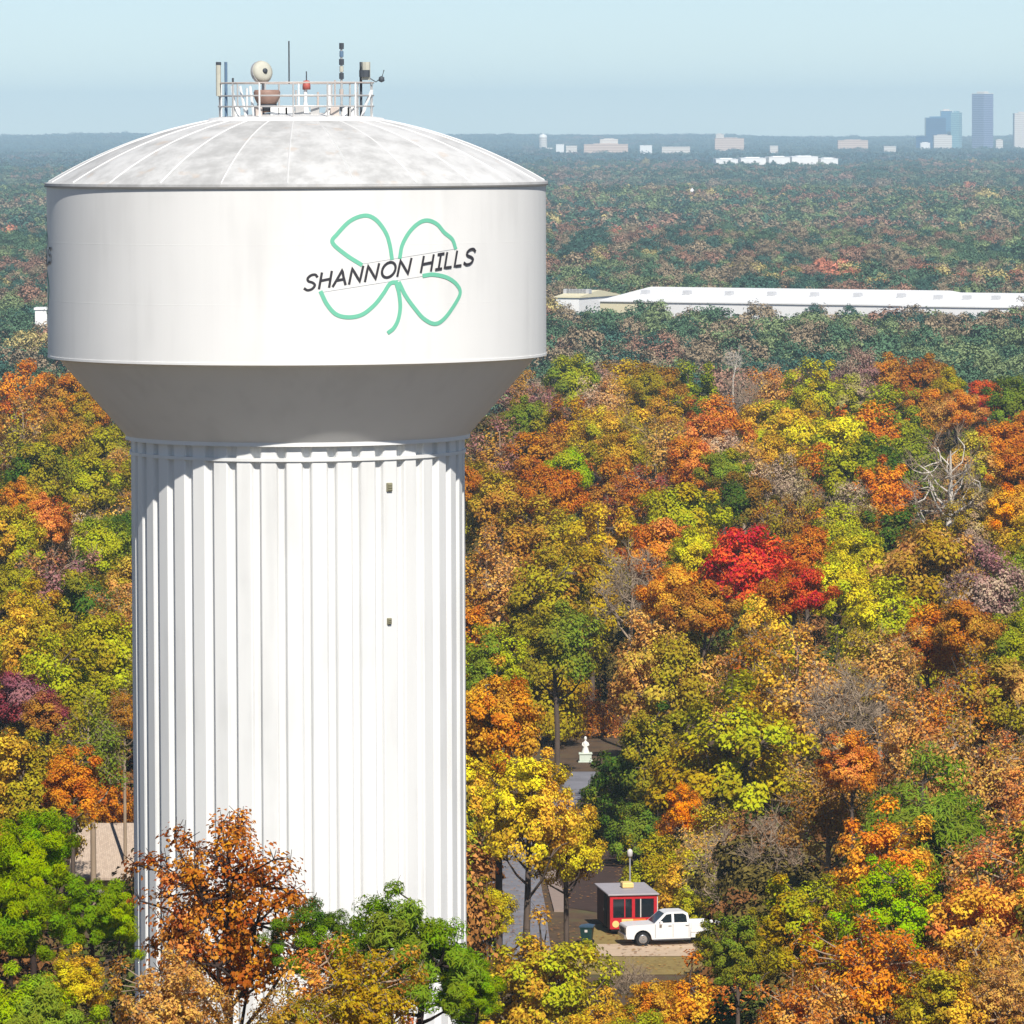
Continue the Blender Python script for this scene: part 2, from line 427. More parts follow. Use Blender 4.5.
# the emblem, painted on the shell
def cyl(px, py):
    d = ray(px, py); o = EYE
    A = d.x ** 2 + d.y ** 2; ex, ey = o.x - TX, o.y - TY
    B = 2 * (ex * d.x + ey * d.y); C = ex * ex + ey * ey - R * R
    t = (-B - math.sqrt(max(0, B * B - 4 * A * C))) / (2 * A)
    p = o + d * t
    return math.atan2(p.x - TX, -(p.y - TY)) * R, p.z - ZG          # arc length, height
def catmull(P, sub=8, curve=True):
    P = [np.array(p, float) for p in P]
    if not curve: 
        out = []
        for a, b in zip(P[:-1], P[1:]): out += [a + (b - a) * t / 4 for t in range(4)]
        return out + [P[-1]]
    Q = [2 * P[0] - P[1]] + P + [2 * P[-1] - P[-2]]; out = []
    for k in range(1, len(Q) - 2):
        p0, p1, p2, p3 = Q[k - 1:k + 3]
        for t in np.arange(sub) / sub:
            out.append(.5 * (2 * p1 + (p2 - p0) * t + (2 * p0 - 5 * p1 + 4 * p2 - p3) * t * t + (3 * p1 - p0 - 3 * p2 + p3) * t ** 3))
    return out + [P[-1]]
class Wrap(MB):
    off = .010
    def stroke(s, P, w):
        P = [np.array(p) for p in P]; n = len(P); vs = []
        s.off += .0015
        for k in range(n):
            a = P[min(k + 1, n - 1)] - P[max(k - 1, 0)]; a = a / (np.linalg.norm(a) + 1e-9)
            if k == 0: ext = -a * w * .35
            elif k == n - 1: ext = a * w * .35
            else: ext = 0
            nn = np.array((-a[1], a[0])); f = 1.0
            if 0 < k < n - 1:
                e1 = P[k] - P[k - 1]; e1 /= np.linalg.norm(e1) + 1e-9; f = 1 / max(.6, abs(float(np.dot(np.array((-e1[1], e1[0])), nn))))
            for sg in (1, -1):
                q = P[k] + ext + nn * sg * w / 2 * f; th = q[0] / R
                vs.append(((R + s.off) * math.sin(th), -(R + s.off) * math.cos(th), q[1]))
        s.add(vs, [(2 * k, 2 * k + 1, 2 * k + 3, 2 * k + 2) for k in range(n - 1)])
zm = lambda P: [cyl(280 + x / 3.657, 190 + y / 3.657) for x, y in P]
CL = Wrap()
for P in ([(296, 272), (240, 236), (192, 192), (210, 160), (258, 112), (312, 93), (352, 110), (386, 155), (401, 200), (409, 250)],
          [(438, 246), (447, 200), (474, 152), (508, 120), (540, 111), (574, 125), (600, 155), (629, 180), (641, 212)],
          [(150, 374), (172, 418), (205, 454), (250, 465), (300, 455), (345, 420), (378, 378), (402, 342), (426, 337)],
          [(436, 340), (458, 385), (490, 430), (525, 470), (565, 489), (600, 470), (640, 415), (658, 375), (645, 345), (610, 320), (560, 309), (525, 313)],
          [(426, 345), (435, 380), (439, 430), (431, 475), (415, 505), (397, 520)]):
    CL.stroke(catmull(zm(P)), .118)
emblem = CL.build('clover_emblem', mat('clover_green', srgb(112, 194, 164), .6, .06), tower)
GL = {'S': [[(.92, .82), (.72, .98), (.38, .98), (.14, .80), (.26, .60), (.62, .46), (.84, .26), (.66, .04), (.30, .0), (.02, .14)]],
      'H': [[(.1, 0), (.12, 1)], [(.84, 0), (.84, 1)], [(.12, .5), (.84, .53)]],
      'A': [[(0, 0), (.26, .5), (.5, 1), (.68, .5), (.9, 0)], [(.2, .34), (.76, .36)]],
      'N': [[(.06, 0), (.1, 1), (.8, .02), (.86, 1)]],
      'O': [[(.5 + .45 * math.cos(t), .5 + .5 * math.sin(t)) for t in np.linspace(PI / 2, PI * 2.5, 18)]],
      'I': [[(.5, .03), (.5, .97)], [(.12, 1), (.88, 1)], [(.12, 0), (.88, 0)]],
      'L': [[(.1, 1), (.1, .02), (.86, 0)]]}
LT = Wrap()
x = 88.0
lay = [('S', 44), ('H', 50), ('A', 50), ('N', 52), ('N', 52), ('O', 54), ('N', 52), (' ', 20), ('H', 50), ('I', 26), ('L', 30), ('L', 30), ('S', 38)]
gap = 5.9
for ch, wd in lay:
    if ch != ' ':
        for st in GL[ch]:
            P = []
            for (a, bb) in st:
                zx = x + a * wd + bb * 9; base = 369 - (x + a * wd - 85) * .163
                P.append((zx, base - bb * 55))
            LT.stroke(catmull(zm(P), 6, ch in 'SO'), .072)
    x += wd + gap
lettering = LT.build('lettering', mat('lettering_black', srgb(52, 50, 56), .6, .05), tower)
BL = Wrap()
for P in ([(300, 270), (640, 215)], [(150, 374), (540, 312)]):
    q = [(P[0][0] + (P[1][0] - P[0][0]) * t / 12, P[0][1] + (P[1][1] - P[0][1]) * t / 12) for t in range(13)]
    BL.stroke(zm(q), .011)
banner = BL.build('banner_line', mat('banner_grey', srgb(196, 198, 200), .6, .05), tower)
for src in (emblem, lettering, banner):                       # the same sign again a third of the way round
    c = src.copy(); COL.objects.link(c); c.parent = tower; c.rotation_euler = (0, 0, -2 * PI / 3)
# two louvred ports on the column
def on_col(px, py):
    d = ray(px, py); ex, ey = EYE.x - TX, EYE.y - TY; rr = RC - .1
    A = d.x ** 2 + d.y ** 2; B = 2 * (ex * d.x + ey * d.y); C = ex * ex + ey * ey - rr * rr
    p = EYE + d * ((-B - math.sqrt(B * B - 4 * A * C)) / (2 * A)); return math.atan2(p.x - TX, -(p.y - TY)), p.z - ZG
PORT = mat('port_metal', srgb(140, 136, 112), .7, .3, 8)
for px, py, s_ in ((387, 487, 1), (387, 621, .75)):
    th, z = on_col(px, py)
    pm = MB().box(-.09 * s_, .09 * s_, -.03, .16, -.13 * s_, .13 * s_, .015)
    for k in range(3): pm.box(-.07 * s_, .07 * s_, .155, .18, -.09 * s_ + k * .07 * s_, -.05 * s_ + k * .07 * s_)
    p = pm.build('port', PORT, tower); p.location = ((RC - .1) * math.sin(th), -(RC - .1) * math.cos(th), z); p.rotation_euler = (0, 0, th + PI)
# rooftop railing and antennas -------------------------------------------------
GALV = mat('galvanised', srgb(190, 188, 186), .5, .15, 5, metal=.2)
RUST = mat('worn_red_paint', srgb(196, 184, 176), .7, .25, 4)
DARK = mat('antenna_dark', srgb(70, 76, 84), .6, .2, 6)
CREAM = mat('antenna_cream', srgb(192, 190, 176), .6, .15, 5)
BLUEM = mat('antenna_bluegrey', srgb(98, 124, 150), .6, .2, 5)
REDM = mat('beacon_red', srgb(176, 92, 84), .5, .2, 5)
WHT = mat('fitting_white', (.78, .78, .77), .5, .08, 4)
RR = 2.32; zd = zdome(RR)
ztop = pt(297, 83, TY).z - ZG
for f, mt_ in ((1, RUST), (.64, GALV), (.34, GALV)):
    z = zd + (ztop - zd) * f
    MB().tube([(RR * math.cos(t), RR * math.sin(t), z) for t in np.linspace(0, 2 * PI, 49)], .026, 6, caps=False).build('guard_rail', mt_, tower)
for k in range(14):
    a = 2 * PI * (k + .5) / 14
    pm = MB().tube([(RR * math.cos(a), RR * math.sin(a), zd - .05), (RR * math.cos(a), RR * math.sin(a), ztop)], .03, 6)
    pm.build('rail_post', GALV if k % 3 else WHT, tower)
MB().lathe([(2.75, zdome(2.75) - .02), (2.6, zdome(2.6) + .06), (2.3, zdome(2.3) + .05), (0.01, zdome(0) + .04)], 48).build('roof_platform', WHT, tower)
def tl(px, py, dy=0):
    p = pt(px, py, TY + dy); return Vector((p.x - TX, p.y - TY, p.z - ZG))
def vpole(name, px, y0, y1, r, mt_, dy=0, foot=False):
    a, b_ = tl(px, y1, dy), tl(px, y0, dy); a.x = b_.x = (a.x + b_.x) / 2
    mb = MB().tube([a, b_], r, 8)
    if foot: mb.tube([a, a + Vector((0, 0, .22)), a + Vector((0, 0, .5))], [.26, .12, r], 10)
    return mb.build(name, mt_, tower)
vpole('panel_antenna', 218.5, 63, 96, .075, CREAM, -.6); vpole('antenna_mast', 226, 62, 119, .045, BLUEM, -.8)
vpole('cap', 218.5, 62, 65, .08, DARK, -.6)
vpole('whip_antenna', 289, 41, 84, .022, DARK, .2)
# big drum dish looking at us and slightly right
dm = vpole('antenna_mast', 263, 70, 118, .04, GALV, -.5)
dp = tl(262, 72, -.75)
dish = MB().lathe([(.01, .16), (.2, .155), (.31, .10), (.33, 0), (.31, -.09), (.2, -.16), (.05, -.2)], 24).build('dish_antenna', CREAM, tower, smooth=True)
MB().lathe([(.33, .02), (.345, .02), (.345, -.10), (.33, -.10)], 24, close=True).build('rim', GALV, dish)
dish.location = dp; dish.rotation_euler = (math.radians(78), 0, math.radians(35))
MB().lathe([(.01, .22), (.07, .21), (.09, .10), (.09, .0)], 12).build('feed_horn', DARK, dish, True)
bowl = MB().lathe([(.01, .30), (.36, .33), (.40, .26), (.38, .1), (.26, -.14), (.16, -.18), (.16, -.34), (.01, -.34)], 20).build('roof_vent', mat('vent_brown', srgb(150, 122, 110), .6, .3, 5), tower, smooth=True)
bowl.location = tl(267, 101, -1.0)
MB().lathe([(.30, -.1), (.30, -.2), (.2, -.3), (.18, -.3)], 20).build('vent_screen', DARK, bowl)
b0 = vpole('beacon_stand', 305.5, 88, 119, .055, WHT, -1.2, True)
bc = MB().lathe([(.01, .16), (.09, .14), (.12, 0), (.12, -.12), (.01, -.12)], 14).build('obstruction_light', REDM, tower, True); bc.location = tl(306.5, 85.5, -1.2)
MB().tube([(0, 0, .12), (0, 0, .42)], .02, 6).build('lightning_rod', DARK, bc)
vpole('pipe_vent', 329, 85, 119, .06, WHT, -1.1, True)
mm = vpole('antenna_mast', 341.5, 45, 119, .035, GALV, -.4)
for y, mt_, r in ((46, DARK, .07), (54, BLUEM, .06), (62, DARK, .075), (69, CREAM, .06), (76, DARK, .07), (92, RUST, .06), (108, DARK, .055)):
    vpole('dipole', 341.5, y - 3, y + 3, r, mt_, -.4)
mm2 = vpole('antenna_mast', 361, 62, 116, .04, DARK, -.5)
vpole('panel_antenna', 366, 62, 80, .13, CREAM, -.7)
vpole('radio_box', 364.5, 70, 77, .16, DARK, -.8)
MB().tube([tl(366, 76, -.7), tl(376, 82, -.7), tl(382, 77, -.7), tl(384, 70, -.7)], .018, 6).build('side_arm', DARK, tower)
MB().lathe([(.01, .09), (.08, .05), (.09, -.06), (.01, -.1)], 12).build('camera_head', DARK, tower, True).location = tl(381.5, 79, -.75)
MB().tube([tl(372, 90, -.7), tl(366, 104, -.7), tl(362, 117, -.7)], .05, 6).build('brace', WHT, tower)
for px, e in ((232, 236), (240, 246), (250, 254)):
    MB().tube([tl(px, 86, -1.4), tl(e, 117, -1.4)], .045, 6).build('cable_conduit', WHT, tower)
for px, y0, y1, r_ in ((233, 78, 118, .03), (247, 88, 118, .035), (279, 84, 118, .03), (296, 90, 118, .03), (318, 92, 118, .035), (335, 80, 118, .025), (350, 84, 118, .03), (356, 92, 118, .04)):
    vpole('conduit', px, y0, y1, r_, random.choice([WHT, GALV, DARK, RUST]), random.uniform(-1.6, 1.2))
for px in (236, 258, 275, 283, 290, 300, 315, 335, 347, 352):
    bx = MB().box(-.13, .13, -.1, .1, 0, .3, .02).build('junction_box', random.choice([WHT, RUST, GALV]), tower); bx.location = tl(px, 117, -1.3)

# ---------------------------------------------------------------- tree prototypes
def tubes_np(segs, n=5):
    """segs: (p0,p1,r0,r1)"""
    V = [np.zeros((0, 3))]; Fq = [np.zeros((0, 4), int)]; o = 0
    for p0, p1, a, b_ in segs:
        p0 = np.asarray(p0, float); p1 = np.asarray(p1, float); d = p1 - p0; L = np.linalg.norm(d)
        if L < 1e-6: continue
        d /= L; e = np.cross(d, (0, 0, 1) if abs(d[2]) < .9 else (1, 0, 0)); e /= np.linalg.norm(e); g = np.cross(d, e)
        t = np.arange(n) * 2 * PI / n; cs = np.cos(t)[:, None] * e + np.sin(t)[:, None] * g
        V.append(p0 + cs * a); V.append(p1 + cs * b_)
        k = np.arange(n); Fq.append(np.stack([o + k, o + (k + 1) % n, o + n + (k + 1) % n, o + n + k], 1)); o += 2 * n
    return np.concatenate(V), np.concatenate(Fq)

def leaves_np(c, nrm, size, r, slim=.62):
    n = len(c)
    nrm = nrm / (np.linalg.norm(nrm, axis=1, keepdims=True) + 1e-9)
    t = r.normal(size=(n, 3)); t -= nrm * (t * nrm).sum(1, keepdims=True); t /= np.linalg.norm(t, axis=1, keepdims=True) + 1e-9
    b_ = np.cross(nrm, t); L = (size * r.uniform(.6, 1.35, n))[:, None]; Wd = L * slim
    bend = nrm * L * .18
    V = np.stack([c + t * L * .5 - bend, c + b_ * Wd * .5 + bend * .3, c - t * L * .5 - bend, c - b_ * Wd * .5 + bend * .3], 1).reshape(-1, 3)
    return V, np.arange(4 * n).reshape(n, 4)

def make_tree(seed, kind='oak', hz_=.85, nclump=54, nleaf=100, leaf=.047, cr=.125, lobes=.22, twigs=3, shape='round', stem=4.0):
    r = np.random.default_rng(seed)
    ph = r.uniform(0, 6.28, 6)
    C = []
    for k in range(nclump):
        zf = 1 - 1.55 * (k + .5) / nclump                       # from the top down to below the equator
        zf = np.clip(zf + r.normal(0, .06), -.62, 1)
        a = k * 2.39996 + r.normal(0, .25); q = math.sqrt(max(0, 1 - zf * zf))
        d = np.array((q * math.cos(a), q * math.sin(a), zf))
        rad = 1 + lobes * (math.sin(2 * a + ph[0] + 2 * zf) * .6 + math.sin(3 * a + ph[1] - 3 * zf) * .5 + math.sin(5 * zf + ph[2]) * .3)
        rad *= r.uniform(.62, 1.0) if r.random() < .75 else r.uniform(.25, .6)
        if shape == 'cone': d = np.array((q * math.cos(a) * (1 - .65 * (zf + .6) / 1.6) * 1.25, q * math.sin(a) * (1 - .65 * (zf + .6) / 1.6) * 1.25, zf))
        if shape == 'vase': s_ = .65 + .35 * (zf + .6) / 1.6; d = np.array((d[0] * s_, d[1] * s_, zf))
        C.append((d[0] * .42 * rad, d[1] * .42 * rad, d[2] * .45 * hz_ * rad))
    C = np.array(C)
    V = []; A = []; MBv = []; Nn = []
    sz = []
    for k, c in enumerate(C):
        rc = cr * r.uniform(.7, 1.3); n = int(nleaf * r.uniform(.6, 1.4))
        if n <= 0: continue
        o = r.normal(size=(n, 3)); o /= np.linalg.norm(o, axis=1, keepdims=True); o *= (r.random(n) ** .45)[:, None]
        o[:, 2] = o[:, 2] * (.78 if kind == 'pine' else .8) + .08
        p = c + o * rc
        out = p / (np.linalg.norm(p, axis=1, keepdims=True) + 1e-6)
        nn = o * 1.0 + out * .9 + np.array((0, 0, .4)) + r.normal(size=(n, 3)) * .38
        V.append(p); Nn.append(nn); cv = r.random(); A.append(np.clip(.5 + (cv - .5) * .55 + (r.random(n) - .5) * .75, 0, 1))
        mb_ = np.clip(.5 + 1.1 * (math.sin(3.1 * c[0] * 2 + ph[3]) * math.sin(2.7 * c[1] * 2 + ph[4]) + .3 * math.sin(6 * c[2] + ph[5])) + r.normal(0, .28), 0, 1)
        MBv.append(np.clip(mb_ + r.normal(0, .12, n), 0, 1))
    crown = None
    top = C[:, 2].max() + cr * .8
    shift = np.array((0, 0, -top))
    if V:
        P = np.concatenate(V) + shift; Nn = np.concatenate(Nn)
        lv, lf = leaves_np(P, Nn, np.full(len(P), leaf), r, .2 if kind == 'pine' else .66)
        crown = (lv, lf, np.concatenate(A), np.concatenate(MBv))
    # skeleton
    C2 = C + shift; base = -hz_ * .95
    segs = []; hub_n = 9
    lean = r.normal(0, .02, 2)
    tp = [np.array((0, 0, -stem)), np.array((0, 0, base - .25)), np.array((lean[0], lean[1], base + .05)), np.array((lean[0] * 2, lean[1] * 2, base + .4 * hz_)), np.array((lean[0] * 1.5, lean[1], -.22))]
    tr = [.036, .030, .026, .018, .006]
    if kind == 'pine': tr = [.03, .024, .021, .016, .006]
    for k in range(4): segs.append((tp[k], tp[k + 1], tr[k], tr[k + 1]))
    hubs = []
    hub_n = 15
    def trunk_at(z):
        zz = [p[2] for p in tp]; return np.array((np.interp(z, zz, [p[0] for p in tp]), np.interp(z, zz, [p[1] for p in tp]), z))
    for k in range(hub_n):
        a = k * 2.4 + ph[0]; f = k / (hub_n - 1); zs_ = base + (-.02 + .62 * f) * hz_
        s_ = trunk_at(zs_); rad = (.27 - .15 * f) * r.uniform(.8, 1.2)
        rise = (.26 if kind != 'pine' else .05) * hz_ * r.uniform(.7, 1.2) * (1 - .4 * f)
        e = s_ + np.array((math.cos(a) * rad, math.sin(a) * rad, rise))
        mid = s_ * .5 + e * .5 + np.array((math.cos(a) * .03, math.sin(a) * .03, -.05 * rise)) + r.normal(0, .012, 3)
        q0 = .013 - .006 * f; segs += [(s_, mid, q0, q0 * .75), (mid, e, q0 * .75, q0 * .5)]; hubs.append(e)
    hubs.append(tp[4]); hubs = np.array(hubs)
    tw = []
    for c in C2:
        h = hubs[np.argmin(np.linalg.norm(hubs - c, axis=1) + .5 * np.maximum(0, hubs[:, 2] - c[2]))]
        mid = (h + c) / 2 + r.normal(0, .015, 3); segs += [(h, mid, .0065, .005), (mid, c, .005, .003)]
        for _ in range(twigs):
            d = r.normal(size=3) + np.array((0, 0, .5)) + (c - np.array((0, 0, -.5 * hz_))) * 2.0; d /= np.linalg.norm(d)
            e = c + d * cr * r.uniform(.6, 1.25); tw.append((c, e, .0028, .0012))
            if kind == 'bare':
                for _ in range(4):
                    d2 = d + r.normal(0, .6, 3); d2 /= np.linalg.norm(d2); s_ = c + (e - c) * r.uniform(.3, .9); tw.append((s_, s_ + d2 * cr * r.uniform(.35, .7), .0016, .0007))
    tv, tf = tubes_np(segs, 6); wv, wf = tubes_np(tw, 3)
    return crown, (tv, tf), (wv, wf)

PROTO = {}
def proto(key, bark, **kw):
    cr_, tr_, tw_ = make_tree(**kw)
    if cr_ is not None:
        v, f, a_, b_ = cr_
        cm = np_mesh('crown', v, f, LEAF, {'var': a_, 'mixb': b_})
        v2, f2 = tr_; v3, f3 = tw_
        v2 = np.concatenate([v2, v3]); f2 = np.concatenate([f2, f3 + len(tr_[0])])
        # faces of one mesh are all quads
        tm = np_mesh('trunk', v2, f2, bark, smooth=True)
    else:
        cm = np_mesh('crown', tw_[0], tw_[1], PALEBARK if key == 'snag' else TWIGBARK, {'var': np.full(len(tw_[1]), .5), 'mixb': np.full(len(tw_[1]), .5)}, smooth=True); tm = np_mesh('trunk', tr_[0], tr_[1], bark, smooth=True)
    PROTO.setdefault(key, []).append((cm, tm))

for s in range(6): proto('round', BARK, seed=20 + s, hz_=[1.1, 1.2, 1.05, 1.25, 1.15, 1.0][s], nclump=84, nleaf=175, leaf=.033, cr=.11, lobes=.28)
for s in range(3): proto('tall', BARK, seed=40 + s, hz_=1.55, nclump=70, nleaf=150, leaf=.042, cr=.13, lobes=.25)
for s in range(4): proto('thin', TWIGBARK, seed=50 + s, hz_=[1.1, 1.2, 1.3, 1.05][s], nclump=90, nleaf=80, leaf=.031, cr=.125, lobes=.3, twigs=8)
for s in range(2): proto('bare', TWIGBARK, seed=60 + s, kind='bare', hz_=[1.0, 1.15][s], nclump=85, nleaf=0, cr=.13, lobes=.3, twigs=6, shape='vase')
proto('ghost', PALEBARK, seed=66, kind='bare', hz_=1.0, nclump=46, nleaf=0, cr=.14, lobes=.3, twigs=5, shape='vase')
for s in range(3): proto('pine', BARK, seed=70 + s, kind='pine', hz_=[.95, .85, 1.1][s], nclump=74, nleaf=260, leaf=.044, cr=.11, lobes=.3, twigs=2)
# nearer trees: more and smaller leaves
proto('redoak', DARKBARK, seed=81, hz_=1.2, nclump=160, nleaf=64, leaf=.022, cr=.075, lobes=.22, twigs=4, shape='vase')
proto('nearthin', TWIGBARK, seed=83, hz_=1.1, nclump=120, nleaf=90, leaf=.025, cr=.085, lobes=.28, twigs=5)
proto('nearthin', TWIGBARK, seed=84, hz_=1.0, nclump=120, nleaf=85, leaf=.026, cr=.085, lobes=.28, twigs=5)
proto('nearpine', DARKBARK, seed=86, kind='pine', hz_=1.0, nclump=84, nleaf=300, leaf=.042, cr=.078, lobes=.35, twigs=1)
proto('nearpine', DARKBARK, seed=87, kind='pine', hz_=.95, nclump=95, nleaf=300, leaf=.042, cr=.082, lobes=.3, twigs=1)
for s in range(3): proto('nearround', BARK, seed=90 + s, hz_=[1.15, 1.05, 1.25][s], nclump=130, nleaf=150, leaf=.027, cr=.085, lobes=.28)

for s in range(2): proto('biground', BARK, seed=95 + s, hz_=[1.0, 1.1][s], nclump=150, nleaf=170, leaf=.024, cr=.078, lobes=.3)
proto('snag', PALEBARK, seed=66, kind='bare', hz_=1.0, nclump=46, nleaf=0, cr=.14, lobes=.3, twigs=5, shape='vase')
# leaf colours (name -> base colour, words)
C = {k: (srgb(*v[0]), v[1]) for k, v in {
    'rust': ((178, 114, 54), 'rust'), 'orange': ((204, 136, 62), 'orange'), 'borange': ((224, 146, 54), 'bright orange'), 'gold': ((204, 164, 72), 'golden'),
    'olive': ((152, 138, 48), 'olive'), 'yg': ((164, 164, 50), 'yellow-green'), 'yellow': ((200, 184, 62), 'yellow'), 'green': ((118, 132, 50), 'green'), 'bgreen': ((146, 172, 40), 'bright green'),
    'dkgreen': ((72, 98, 38), 'dark green'), 'brown': ((168, 124, 60), 'brown'), 'tan': ((200, 156, 92), 'tan'), 'grey': ((176, 154, 134), 'grey-brown'),
    'scarlet': ((196, 84, 62), 'scarlet'), 'maroon': ((132, 62, 74), 'maroon'), 'mauve': ((150, 106, 110), 'mauve'), 'ob': ((168, 142, 48), 'olive-brown'),
    'pink': ((214, 144, 86), 'salmon'), 'pine': ((112, 138, 38), 'pine green'), 'lpine': ((146, 162, 38), 'light green')}.items()}

# (px, py of crown top, crown width in px, kind, colour a, colour b, optional distance)
T = """572 352 58 round yg green|545 384 62 thin brown mauve|600 371 56 thin tan grey|626 358 60 round ob gold|655 361 52 round brown olive|690 360 62 round yg dkgreen|668 386 56 round brown ob
523 393 54 round olive green|575 396 60 round rust ob|601 404 52 round gold yg|716 393 64 round rust pink|741 370 62 bare tan grey|775 366 62 thin tan orange|815 357 56 round yg ob|858 346 50 thin mauve grey
892 350 66 round rust brown|926 351 60 round rust brown|949 366 42 round ob yg|885 382 74 round yg green|985 379 44 round scarlet rust|1015 374 52 round green dkgreen|958 388 48 round orange tan
872 400 84 round rust orange|764 399 72 round yg gold|800 405 72 round gold yellow|836 414 84 round yellow yg|862 430 92 round yg dkgreen|908 424 80 round green yg|945 424 104 ghost tan tan 590|972 430 62 round yg tan 640
1000 420 62 round rust orange|1018 440 52 round orange rust|820 440 62 tall orange rust|888 452 56 tall rust orange|1012 482 54 round borange gold|790 450 62 thin grey olive|768 432 60 round ob gold|744 440 56 thin tan grey
497 414 74 thin mauve brown|540 430 72 round rust brown|566 445 50 round yg bgreen|552 462 62 round orange rust|621 430 52 round gold olive|656 416 68 thin olive tan|612 454 72 round rust brown|642 462 62 thin rust maroon
690 436 60 round rust pink|678 479 88 round ob yg|502 468 82 round olive brown|540 492 92 round brown olive|600 502 82 round ob gold|724 446 50 round olive green|742 470 62 round brown dkgreen|780 492 62 thin brown olive
664 514 78 round pink orange|694 526 56 round yg yellow|748 523 92 round scarlet scarlet|797 560 62 round scarlet rust|490 524 90 thin brown tan|548 542 100 round olive brown|592 542 82 round ob olive|628 540 74 bare grey mauve
672 562 62 round gold orange|702 577 64 round rust brown|770 578 80 round gold yg|838 552 66 round yg yellow|884 574 96 round yg yellow|926 518 112 round ob tan|990 540 82 thin mauve grey|1018 542 62 round olive green
966 596 64 round rust brown|1008 610 62 round yg green|930 602 74 round orange rust|880 624 84 thin tan olive|802 620 112 thin gold tan|758 626 92 thin olive rust|845 662 112 bare grey tan|972 642 104 thin olive rust
1012 652 92 round olive tan|922 682 94 thin tan rust|670 606 132 biground olive tan 425|738 676 190 biground ob yg 385|654 700 104 nearround dkgreen olive 392|492 622 66 round yg green 380|498 652 100 nearround gold orange 300|526 744 102 nearround gold yellow 296
592 684 66 thin rust pink 480|541 636 100 round olive ob 472|852 728 62 round orange pink|924 742 168 pine green pine|886 796 116 nearround orange gold|962 716 112 thin tan olive|1006 728 82 thin pink tan|828 758 92 thin brown tan
775 806 96 bare grey tan 342|684 782 48 round borange orange 374|636 800 56 round green dkgreen 384|690 848 84 round yg gold 356|724 826 90 bare tan grey 350|976 848 136 nearround pink gold|800 868 116 nearround ob yg|892 852 96 nearround bgreen lpine
872 912 134 nearthin orange rust|738 906 70 nearround olive green|942 956 104 nearround gold olive|1004 956 80 nearthin tan brown|802 968 116 nearthin rust tan|692 948 122 nearround orange gold 264|652 978 70 nearround orange gold 258|716 914 46 nearround yg olive 328|540 904 140 nearround gold yg 272|486 874 62 nearround yellow ob 285
606 984 90 nearround gold ob 262|642 1004 84 nearround olive yg 250|734 974 52 nearround pink orange 262|566 790 78 nearround gold yellow 302|620 746 84 nearround olive dkgreen 398|655 832 66 round ob yg 364|612 806 84 nearround dkgreen olive 398|700 876 64 nearround yg olive 351|712 800 80 thin olive tan 372|632 958 62 bare grey tan 322
24 358 72 round rust orange|61 371 62 round rust brown|87 384 52 round orange olive|20 394 72 thin tan olive|65 410 62 round olive brown|106 424 72 round yg olive|34 440 72 round olive dkgreen|86 450 72 round olive yg|121 446 56 thin brown tan
20 474 54 round orange gold|46 490 54 round rust pink|14 502 64 round yg gold|80 492 62 thin ob grey|102 514 62 round green yg|124 508 46 round green dkgreen|52 546 92 thin mauve brown|10 560 54 round yg olive|30 576 72 round ob gold|86 566 82 round olive dkgreen
118 586 62 thin brown tan|36 606 84 round gold olive|104 610 92 round yg olive|52 630 92 round yg olive|86 660 84 round yg olive|20 668 64 round maroon mauve|46 688 54 round maroon brown|92 692 84 thin olive green|22 722 120 nearround olive gold|72 744 64 round rust orange
106 764 56 round orange rust 388|124 690 46 thin brown rust|32 808 108 nearpine lpine pine 168|8 868 110 nearpine pine lpine 164|94 874 90 nearpine lpine pine 172|76 944 60 nearround gold yellow 160|30 958 130 nearpine lpine green 158|118 886 56 round dkgreen green 200
222 809 205 redoak rust pink 164|172 948 116 nearthin tan brown 155|352 932 140 nearthin ob pink 160|406 879 158 nearpine pine green 166|318 900 96 nearpine pine dkgreen 162|296 982 110 nearthin olive brown 150|472 954 66 nearpine pine lpine 165
733 345 24 snag tan tan 862"""
T = [t.split() for row in T.split('\n') for t in row.split('|')]
trees = []
for t in T:
    trees.append(dict(px=float(t[0]), py=float(t[1]), w=float(t[2]), kind=t[3], a=t[4], b=t[5], d=float(t[6]) if len(t) > 6 else None, hand=True))
hand = list(trees)
random.seed(8)
def width(py): return 46 + (py - 360) * .14
row = 372.0
while row < 1010:
    w = width(row); x = -25 + random.random() * w
    while x < 1050:
        px = x + random.uniform(-.15, .15) * w; py = row + random.uniform(-.12, .12) * w; x += .70 * w
        if (150 + .1 * w < px < 448 - .1 * w) and py > 400: continue
        if py < 440 and 65 + (py - 357) < px < 530 - (py - 357): continue
        if px < 150 and py > 760: continue
        if (470 < px < 605 and py > 600) or (560 < px < 735 and py > 655): continue
        if any(abs(t['px'] - px) < .36 * max(w, t['w']) and abs(t['py'] - py) < .24 * max(w, t['w']) for t in trees): continue
        if any(abs(t['px'] - px) < .46 * t['w'] and -.12 * w < py - t['py'] < .5 * t['w'] for t in hand): continue
        near = sorted(hand, key=lambda t: (t['px'] - px) ** 2 + (1.5 * (t['py'] - py)) ** 2)[:4]
        n_ = random.choice(near); k = n_['kind']
        if k in ('redoak', 'ghost', 'snag', 'pine', 'nearpine', 'biground'): k = 'round'
        a_, b_ = n_['a'], random.choice(near)['b']
        if a_ in ('scarlet', 'bgreen', 'maroon'): a_ = 'rust' if a_ != 'bgreen' else 'yg'
        if py > 830 and k in ('round', 'thin'): k = 'near' + k
        trees.append(dict(px=px, py=py, w=w * random.uniform(.85, 1.15), kind=k, a=a_, b=b_, d=None, hand=False))
    row += .27 * w
print('TREES', len(trees), len(hand))

